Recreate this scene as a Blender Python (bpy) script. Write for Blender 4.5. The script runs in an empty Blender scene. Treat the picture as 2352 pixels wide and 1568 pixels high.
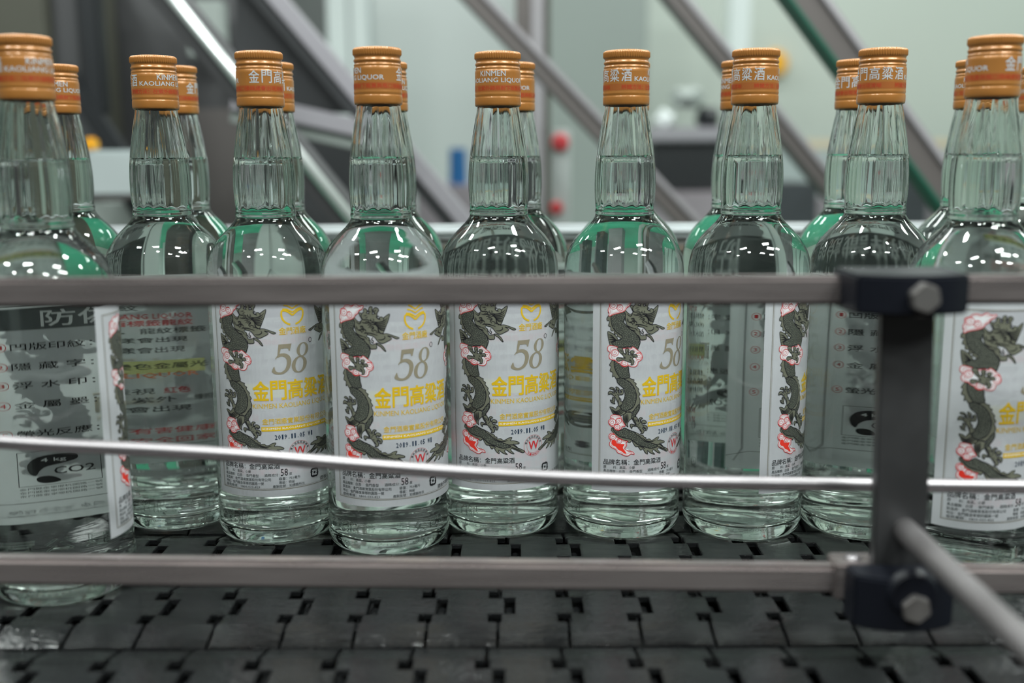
import bpy, bmesh, math, random
from mathutils import Vector, Matrix
from mathutils.geometry import tessellate_polygon
random.seed(7)
sc = bpy.context.scene
C = sc.collection
R = math.radians

# ------------------------------------------------------------------ camera
F_PX, PITCH, ROLL, CAM_H = 2432.3, R(10.022), R(-0.3017), 0.24857
cam = bpy.data.objects.new('camera', bpy.data.cameras.new('camera'))
C.objects.link(cam)
cam.data.sensor_width = 36.0
cam.data.lens = 36.0 * F_PX / 2352
cam.matrix_world = Matrix.Translation((0, 0, CAM_H)) @ Matrix.Rotation(math.pi / 2 - PITCH, 4, 'X') @ Matrix.Rotation(ROLL, 4, 'Z')
cam.data.clip_start = 0.02
cam.data.dof.use_dof = True
cam.data.dof.focus_distance = 0.685
cam.data.dof.aperture_fstop = 3.1
sc.camera = cam

# ------------------------------------------------------------------ world, lights, exposure
w = bpy.data.worlds.new('hall_light'); sc.world = w; w.use_nodes = True
w.node_tree.nodes['Background'].inputs[0].default_value = (0.90, 0.95, 0.95, 1)
w.node_tree.nodes['Background'].inputs[1].default_value = 0.11

def area(loc, sx, sy, power, col=(0.93, 1.0, 0.97), rot=(0, 0, 0)):
    l = bpy.data.lights.new('ceiling_lamp', 'AREA'); l.shape = 'RECTANGLE'
    l.size, l.size_y, l.energy, l.color = sx, sy, power, col
    o = bpy.data.objects.new('ceiling_lamp', l); o.location = loc; o.rotation_euler = rot; C.objects.link(o)
for ax in (-1.1, -0.25, 0.6, 1.5):
    for ay in (-0.9, -0.1, 0.9):
        area((ax + random.uniform(-0.22, 0.22), ay + random.uniform(-0.25, 0.25), 1.75 + random.uniform(-0.15, 0.15)), random.uniform(0.2, 0.42), random.uniform(0.12, 0.24), 17, rot=(0, 0, random.uniform(-0.6, 0.6)))
for ax in (-2.0, -0.4, 1.2, 2.8):
    for ay in (2.3, 3.7):
        area((ax, ay, 1.95), 0.9, 0.30, 17)
area((0.75, 0.05, 1.15), 0.3, 0.16, 7)

sc.view_settings.view_transform = 'Standard'
sc.view_settings.look = 'None'
sc.view_settings.gamma = 1.0
sc.view_settings.exposure = -0.16
sc.view_settings.use_curve_mapping = False
cy = sc.cycles
cy.use_denoising = True
cy.max_bounces = 26; cy.transmission_bounces = 24; cy.glossy_bounces = 8; cy.diffuse_bounces = 3; cy.transparent_max_bounces = 8
cy.sample_clamp_indirect = 6.0
cy.blur_glossy = 0.3
cy.caustics_refractive = True; cy.caustics_reflective = False

# ------------------------------------------------------------------ helpers
_cp, _sp = math.cos(PITCH), math.sin(PITCH)
def at(px, py, Y=None, Z=None):
    """the point of the hall that stands at depth Y (or height Z) along a line of sight"""
    X, V = px - 1176, py - 784
    c, s = math.cos(-ROLL), math.sin(-ROLL)
    X, V = X * c - V * s, X * s + V * c
    u, v = X / F_PX, -V / F_PX
    d = Vector((u, _cp + v * _sp, -_sp + v * _cp))
    t = Y / d.y if Y is not None else (Z - CAM_H) / d.z
    return d * t + Vector((0, 0, CAM_H))

def tag(o, label=None, cat=None, group=None, kind=None):
    if label: o['label'] = label
    if cat: o['category'] = cat
    if group: o['group'] = group
    if kind: o['kind'] = kind
    return o

def link(name, me, parent=None):
    o = bpy.data.objects.new(name, me); C.objects.link(o)
    if parent: o.parent = parent
    return o

def mesh_from(name, verts, faces, mats=(), mi=None, smooth=False):
    me = bpy.data.meshes.new(name)
    me.from_pydata([tuple(v) for v in verts], [], faces)
    for m in mats: me.materials.append(m)
    if mi: me.polygons.foreach_set('material_index', mi)
    if smooth: me.polygons.foreach_set('use_smooth', [True] * len(me.polygons))
    me.update()
    return me

def bm_mesh(name, bm, mat, bevel=0, smooth=False, seg=2):
    if bevel:
        bmesh.ops.bevel(bm, geom=list(bm.edges), offset=bevel, segments=seg, affect='EDGES', clamp_overlap=True)
    me = bpy.data.meshes.new(name); bm.to_mesh(me); bm.free()
    for m in (mat if isinstance(mat, (list, tuple)) else (mat,)): me.materials.append(m)
    if smooth:
        me.polygons.foreach_set('use_smooth', [True] * len(me.polygons))
        if hasattr(me, 'set_sharp_from_angle'): me.set_sharp_from_angle(angle=R(35))
    return me

def box_bm(c, d, M=None):
    bm = bmesh.new()
    bmesh.ops.create_cube(bm, size=1, matrix=(M or Matrix.Identity(4)) @ Matrix.Translation(c) @ Matrix.Diagonal((*d, 1)))
    return bm

def prism_bm(pts, z0, z1, M=None):
    """polygon pts (x, y) extruded z0..z1"""
    bm = bmesh.new()
    lo = [bm.verts.new((x, y, z0)) for x, y in pts]; hi = [bm.verts.new((x, y, z1)) for x, y in pts]
    bm.faces.new(lo[::-1]); bm.faces.new(hi)
    n = len(pts)
    for i in range(n): bm.faces.new((lo[i], lo[(i + 1) % n], hi[(i + 1) % n], hi[i]))
    bmesh.ops.recalc_face_normals(bm, faces=bm.faces)
    if M: bmesh.ops.transform(bm, matrix=M, verts=bm.verts)
    return bm

def tube_data(pts, r, seg=20, cap=True):
    pts = [Vector(p) for p in pts]; vs, fs = [], []
    up = Vector((0, 0, 1))
    for i, p in enumerate(pts):
        t = (pts[min(i + 1, len(pts) - 1)] - pts[max(i - 1, 0)]).normalized()
        a = t.cross(up)
        a = a.normalized() if a.length > 1e-3 else Vector((1, 0, 0))
        b = a.cross(t)
        rr = r[i] if isinstance(r, (list, tuple)) else r
        for k in range(seg):
            an = 2 * math.pi * k / seg
            vs.append(p + a * (rr * math.cos(an)) + b * (rr * math.sin(an)))
    for i in range(len(pts) - 1):
        for k in range(seg):
            k2 = (k + 1) % seg
            fs.append((i * seg + k, i * seg + k2, (i + 1) * seg + k2, (i + 1) * seg + k))
    if cap:
        fs.append(tuple(range(seg))[::-1]); fs.append(tuple((len(pts) - 1) * seg + k for k in range(seg)))
    return vs, fs

def lathe(prof, seg=64, rmod=None, close_top=False, close_bot=False):
    """prof: (r, z); rmod(angle, z, r) -> r"""
    vs, fs = [], []
    for r, z in prof:
        for k in range(seg):
            a = 2 * math.pi * k / seg
            rr = rmod(a, z, r) if rmod else r
            vs.append((rr * math.cos(a), rr * math.sin(a), z))
    for i in range(len(prof) - 1):
        for k in range(seg):
            k2 = (k + 1) % seg
            fs.append((i * seg + k, i * seg + k2, (i + 1) * seg + k2, (i + 1) * seg + k))
    if close_bot:
        vs.append((0, 0, prof[0][1])); n = len(vs) - 1
        for k in range(seg): fs.append((n, (k + 1) % seg, k))
    if close_top:
        vs.append((0, 0, prof[-1][1])); n = len(vs) - 1; b = (len(prof) - 1) * seg
        for k in range(seg): fs.append((n, b + k, b + (k + 1) % seg))
    return vs, fs

# ------------------------------------------------------------------ materials
def mat(name, col, rough=0.5, metal=0.0, noise=0.0, nscale=30, stretch=(1, 1, 1), bump=0.0, bscale=200, spec=0.5, rvar=0.0, trans=None, coat=0):
    m = bpy.data.materials.new(name); m.use_nodes = True
    nt = m.node_tree; N = nt.nodes; L = nt.links; b = N['Principled BSDF']
    b.inputs['Base Color'].default_value = (*col, 1); b.inputs['Roughness'].default_value = rough
    b.inputs['Metallic'].default_value = metal; b.inputs['Specular IOR Level'].default_value = spec
    if coat: b.inputs['Coat Weight'].default_value = coat; b.inputs['Coat Roughness'].default_value = 0.15
    tc = N.new('ShaderNodeTexCoord'); mp = N.new('ShaderNodeMapping'); mp.inputs['Scale'].default_value = stretch
    L.new(tc.outputs['Object'], mp.inputs['Vector'])
    nz = N.new('ShaderNodeTexNoise'); nz.inputs['Scale'].default_value = nscale; nz.inputs['Detail'].default_value = 5
    L.new(mp.outputs[0], nz.inputs['Vector'])
    if noise:
        cr = N.new('ShaderNodeMix'); cr.data_type = 'RGBA'
        cr.inputs['A'].default_value = (*[c * (1 - noise) for c in col], 1); cr.inputs['B'].default_value = (*[min(1, c * (1 + noise)) for c in col], 1)
        L.new(nz.outputs['Fac'], cr.inputs['Factor']); L.new(cr.outputs['Result'], b.inputs['Base Color'])
    if rvar:
        mr = N.new('ShaderNodeMapRange'); mr.inputs['From Min'].default_value = 0.3; mr.inputs['From Max'].default_value = 0.7
        mr.inputs['To Min'].default_value = max(0.02, rough - rvar); mr.inputs['To Max'].default_value = rough + rvar
        L.new(nz.outputs['Fac'], mr.inputs['Value']); L.new(mr.outputs[0], b.inputs['Roughness'])
    if bump:
        n2 = N.new('ShaderNodeTexNoise'); n2.inputs['Scale'].default_value = bscale; n2.inputs['Detail'].default_value = 3
        L.new(mp.outputs[0], n2.inputs['Vector'])
        bp = N.new('ShaderNodeBump'); bp.inputs['Strength'].default_value = bump; bp.inputs['Distance'].default_value = 0.001
        L.new(n2.outputs['Fac'], bp.inputs['Height']); L.new(bp.outputs[0], b.inputs['Normal'])
    return m

def glass(name, col, ior):
    m = bpy.data.materials.new(name); m.use_nodes = True
    nt = m.node_tree; nt.nodes.remove(nt.nodes['Principled BSDF'])
    g = nt.nodes.new('ShaderNodeBsdfGlass'); g.inputs['Color'].default_value = (*col, 1); g.inputs['Roughness'].default_value = 0.0; g.inputs['IOR'].default_value = ior
    nt.links.new(g.outputs[0], nt.nodes['Material Output'].inputs[0])
    return m

def paper_mat():
    m = mat('label_paper', (0.64, 0.645, 0.685), 0.38, bump=0.25, bscale=90, spec=0.45)
    nt = m.node_tree; N = nt.nodes; L = nt.links; b = N['Principled BSDF']
    tr = N.new('ShaderNodeBsdfTranslucent'); tr.inputs['Color'].default_value = (0.86, 0.90, 0.88, 1)
    mx = N.new('ShaderNodeMixShader'); mx.inputs[0].default_value = 0.42
    L.new(b.outputs[0], mx.inputs[1]); L.new(tr.outputs[0], mx.inputs[2]); L.new(mx.outputs[0], N['Material Output'].inputs[0])
    return m

def scale_mat():
    m = mat('dragon_scale_ink', (0.135, 0.145, 0.115), 0.45)
    nt = m.node_tree; N = nt.nodes; L = nt.links; b = N['Principled BSDF']
    uv = N.new('ShaderNodeUVMap')
    vo = N.new('ShaderNodeTexVoronoi'); vo.feature = 'DISTANCE_TO_EDGE'; vo.inputs['Scale'].default_value = 0.95; vo.voronoi_dimensions = '2D'
    L.new(uv.outputs[0], vo.inputs['Vector'])
    cr = N.new('ShaderNodeValToRGB'); e = cr.color_ramp.elements
    e[0].position = 0.10; e[0].color = (0.012, 0.013, 0.014, 1); e[1].position = 0.19; e[1].color = (0.115, 0.125, 0.098, 1)
    L.new(vo.outputs['Distance'], cr.inputs[0])
    L.new(cr.outputs[0], b.inputs['Base Color'])
    return m

M = {}
M['glass'] = glass('bottle_glass', (0.975, 0.992, 0.983), 1.5)
M['wet'] = glass('glass_to_liquor', (0.985, 0.995, 0.988), 1.363 / 1.5)
M['liquor'] = glass('liquor_surface', (0.99, 1.0, 0.995), 1.363)
M['paper'] = paper_mat()
M['scale'] = scale_mat()
M['olive'] = mat('dragon_olive_ink', (0.135, 0.138, 0.102), 0.45, noise=0.35, nscale=160)
M['ink'] = mat('black_ink', (0.012, 0.012, 0.015), 0.4)
M['dim_ink'] = mat('grey_ink', (0.07, 0.08, 0.085), 0.5)
M['bronze'] = mat('bronze_ink', (0.235, 0.205, 0.145), 0.4)
M['yellow'] = mat('yellow_ink', (0.60, 0.385, 0.010), 0.4)
M['red'] = mat('red_ink', (0.50, 0.025, 0.03), 0.4)
M['flame'] = mat('flame_red_ink', (0.72, 0.035, 0.02), 0.4)
M['pink'] = mat('cloud_pink_ink', (0.64, 0.60, 0.615), 0.45)
M['white'] = mat('white_ink', (0.70, 0.70, 0.72), 0.45)
M['navy'] = mat('date_stamp_ink', (0.012, 0.03, 0.06), 0.4)
M['frame_ink'] = mat('frame_line_ink', (0.20, 0.185, 0.15), 0.45)
M['hl'] = mat('highlight_yellow_ink', (0.60, 0.60, 0.26), 0.5)
M['orange'] = mat('orange_ink', (0.65, 0.16, 0.04), 0.5)
M['cap'] = mat('gold_cap_lacquer', (0.345, 0.140, 0.030), 0.34, metal=0.25, noise=0.06, nscale=40, bump=0.03, bscale=900, coat=0.4)
M['cap_white'] = mat('cap_white_print', (0.56, 0.60, 0.64), 0.3, metal=0.3)
M['cap_red'] = mat('cap_red_print', (0.36, 0.045, 0.012), 0.4)
M['cap_tint'] = mat('cap_red_band', (0.34, 0.105, 0.025), 0.38, metal=0.25)
M['rail'] = mat('brushed_stainless_rail', (0.36, 0.315, 0.31), 0.29, metal=0.8, noise=0.22, nscale=14, stretch=(1, 12, 12), bump=0.15, bscale=120, rvar=0.07)
M['rod'] = mat('polished_steel_rod', (0.30, 0.28, 0.29), 0.40, metal=0.92, noise=0.1, nscale=10, rvar=0.05)
M['post'] = mat('dull_steel_post', (0.10, 0.10, 0.103), 0.42, metal=0.8, noise=0.3, nscale=22, rvar=0.08)
M['black'] = mat('black_plastic', (0.005, 0.006, 0.010), 0.36, noise=0.2, bump=0.1, spec=0.35)
M['bolt'] = mat('bolt_steel', (0.42, 0.40, 0.39), 0.35, metal=0.9, noise=0.15, nscale=60)
M['belt'] = mat('chain_plate_plastic', (0.010, 0.0105, 0.011), 0.13, noise=0.5, nscale=45, stretch=(1, 4, 1), bump=0.45, bscale=130, rvar=0.11, spec=0.42)
M['belt_dark'] = mat('conveyor_bed_black', (0.012, 0.013, 0.014), 0.5)
M['rail_far'] = mat('bright_far_rail', (0.86, 0.90, 0.92), 0.22, metal=0.5)
M['strip_far'] = mat('grey_backing_strip', (0.24, 0.25, 0.235), 0.5)
M['strip_brown'] = mat('brown_backing_strip', (0.16, 0.13, 0.10), 0.5)
M['rail_matte'] = mat('matte_steel_rod', (0.16, 0.15, 0.152), 0.5, metal=0.6, noise=0.1, nscale=20)

# ------------------------------------------------------------------ flat print: shapes laid out in millimetres and wrapped round a cylinder
_fc = {}
def text_tris(s, bold=0.0, res=2, shear=0.0):
    key = (s, bold, res, shear)
    if key in _fc: return _fc[key]
    c = bpy.data.curves.new('lettering', 'FONT'); c.body = s; c.resolution_u = res; c.shear = shear
    o = bpy.data.objects.new('lettering', c); C.objects.link(o)
    dg = bpy.context.evaluated_depsgraph_get(); dg.update()
    me = bpy.data.meshes.new_from_object(o.evaluated_get(dg))
    vs = [(v.co.x, v.co.y) for v in me.vertices]; fs = [tuple(p.vertices) for p in me.polygons]
    bpy.data.objects.remove(o); bpy.data.curves.remove(c); bpy.data.meshes.remove(me)
    _fc[key] = (vs, fs); return vs, fs

def bez(pts, closed=True, n=3):
    """Catmull-Rom smoothing"""
    out = []; m = len(pts)
    for i in range(m if closed else m - 1):
        p0 = pts[(i - 1) % m] if closed or i else pts[0]; p1 = pts[i]; p2 = pts[(i + 1) % m]; p3 = pts[(i + 2) % m] if closed or i + 2 < m else pts[-1]
        for k in range(n):
            t = k / n
            out.append(tuple(0.5 * (2 * p1[j] + (p2[j] - p0[j]) * t + (2 * p0[j] - 5 * p1[j] + 4 * p2[j] - p3[j]) * t * t + (3 * p1[j] - p0[j] - 3 * p2[j] + p3[j]) * t ** 3) for j in (0, 1)))
    if not closed: out.append(tuple(pts[-1]))
    return out

class Art:
    def __init__(s, radius): s.V, s.F, s.MI, s.mats, s.R = [], [], [], [], radius
    def slot(s, m):
        if m not in s.mats: s.mats.append(m)
        return s.mats.index(m)
    def add(s, vs, fs, m, layer):
        b = len(s.V); s.V += [(x, y, layer) for x, y in vs]
        s.F += [tuple(b + i for i in f) for f in fs]; s.MI += [s.slot(m)] * len(fs)
    def poly(s, pts, m, layer):
        tris = tessellate_polygon([[Vector((x, y, 0)) for x, y in pts]])
        s.add(pts, [tuple(t) for t in tris], m, layer)
    def stroke(s, pts, wd, m, layer, closed=False, taper=False):
        n = len(pts); vs, fs = [], []
        for i, p in enumerate(pts):
            a = Vector(pts[(i - 1) % n] if closed or i else pts[0]); c = Vector(pts[(i + 1) % n] if closed or i < n - 1 else pts[-1])
            t = c - a
            t = t.normalized() if t.length > 1e-6 else Vector((1, 0))
            hw = wd / 2 * (math.sin(math.pi * (0.08 + 0.84 * i / max(1, n - 1))) if taper else 1)
            vs += [(p[0] - t.y * hw, p[1] + t.x * hw), (p[0] + t.y * hw, p[1] - t.x * hw)]
        for i in range(n if closed else n - 1):
            j = (i + 1) % n
            fs.append((2 * i, 2 * i + 1, 2 * j + 1, 2 * j))
        s.add(vs, fs, m, layer)
    def rect(s, u0, v0, u1, v1, m, layer): s.add([(u0, v0), (u1, v0), (u1, v1), (u0, v1)], [(0, 1, 2, 3)], m, layer)
    def text(s, t, u0, v0, u1, v1, m, layer, bold=0.0, res=2, shear=0.0, rot=0):
        vs, fs = text_tris(t, bold, res, shear)
        if not vs: return
        xs = [v[0] for v in vs]; ys = [v[1] for v in vs]
        x0, x1, y0, y1 = min(xs), max(xs), min(ys), max(ys)
        out = [(u0 + (x - x0) / (x1 - x0) * (u1 - u0), v0 + (y - y0) / max(1e-6, y1 - y0) * (v1 - v0)) for x, y in vs]
        if rot:
            cu, cv = (u0 + u1) / 2, (v0 + v1) / 2; ca, sa = math.cos(rot), math.sin(rot)
            out = [(cu + (x - cu) * ca - (y - cv) * sa, cv + (x - cu) * sa + (y - cv) * ca) for x, y in out]
        s.add(out, fs, m, layer)
        if bold:
            e = bold * 10 * min(1, (v1 - v0) / 10)
            for k, (du, dv) in enumerate(((e, 0), (0, e), (e, e))): s.add([(x + du, y + dv) for x, y in out], fs, m, layer + 0.15 * (k + 1))
    def ring(s, cu, cv, r, wd, m, layer, a0=0, a1=360, ry=None, n=48):
        ry = ry or r
        s.stroke([(cu + r * math.cos(R(a0 + (a1 - a0) * i / n)), cv + ry * math.sin(R(a0 + (a1 - a0) * i / n))) for i in range(n + 1)], wd, m, layer)
    def build(s, name, step=2.5, lo=-5.0, hi=113.0, side=1):
        """cut at every step mm and bend round the cylinder (radius s.R metres); u runs left to right seen from outside (side 1) or inside (-1)"""
        bm = bmesh.new(); uvl = bm.loops.layers.uv.new('UVMap')
        bv = [bm.verts.new((x, y, l)) for x, y, l in s.V]
        for f, mi in zip(s.F, s.MI):
            if len(set(f)) < 3: continue
            try: fc = bm.faces.new([bv[i] for i in f])
            except ValueError: continue
            fc.material_index = mi
        for fc in bm.faces:
            for lp in fc.loops: lp[uvl].uv = (lp.vert.co.x, lp.vert.co.y)
        u = lo + step
        while u < hi - 1e-6:
            gm = [e for e in bm.edges if (e.verts[0].co.x - u) * (e.verts[1].co.x - u) < 0]
            if gm:
                fcs = {f for e in gm for f in e.link_faces}
                vvs = {v for f in fcs for v in f.verts}; eds = {e for f in fcs for e in f.edges}
                bmesh.ops.bisect_plane(bm, geom=list(vvs) + list(eds) + list(fcs), dist=1e-6, plane_co=(u, 0, 0), plane_no=(1, 0, 0))
            u += step
        for v in bm.verts:
            t, z, l = v.co.x, v.co.y, v.co.z
            a = side * t / 1000 / 0.0392
            # chord-true radius so that every layer follows the same facets
            k0 = math.floor((t - lo) / step + 1e-6); f0 = (t - lo) / step - k0
            st = step / 1000 / 0.0392
            ch = math.cos(st / 2) / math.cos((f0 - 0.5) * st)
            r = (s.R + side * l * 1.6e-5) * ch
            v.co = (r * math.sin(a), -r * math.cos(a), z / 1000)
        me = bpy.data.meshes.new(name); bm.to_mesh(me); bm.free()
        for m in s.mats: me.materials.append(m)
        return me

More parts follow.
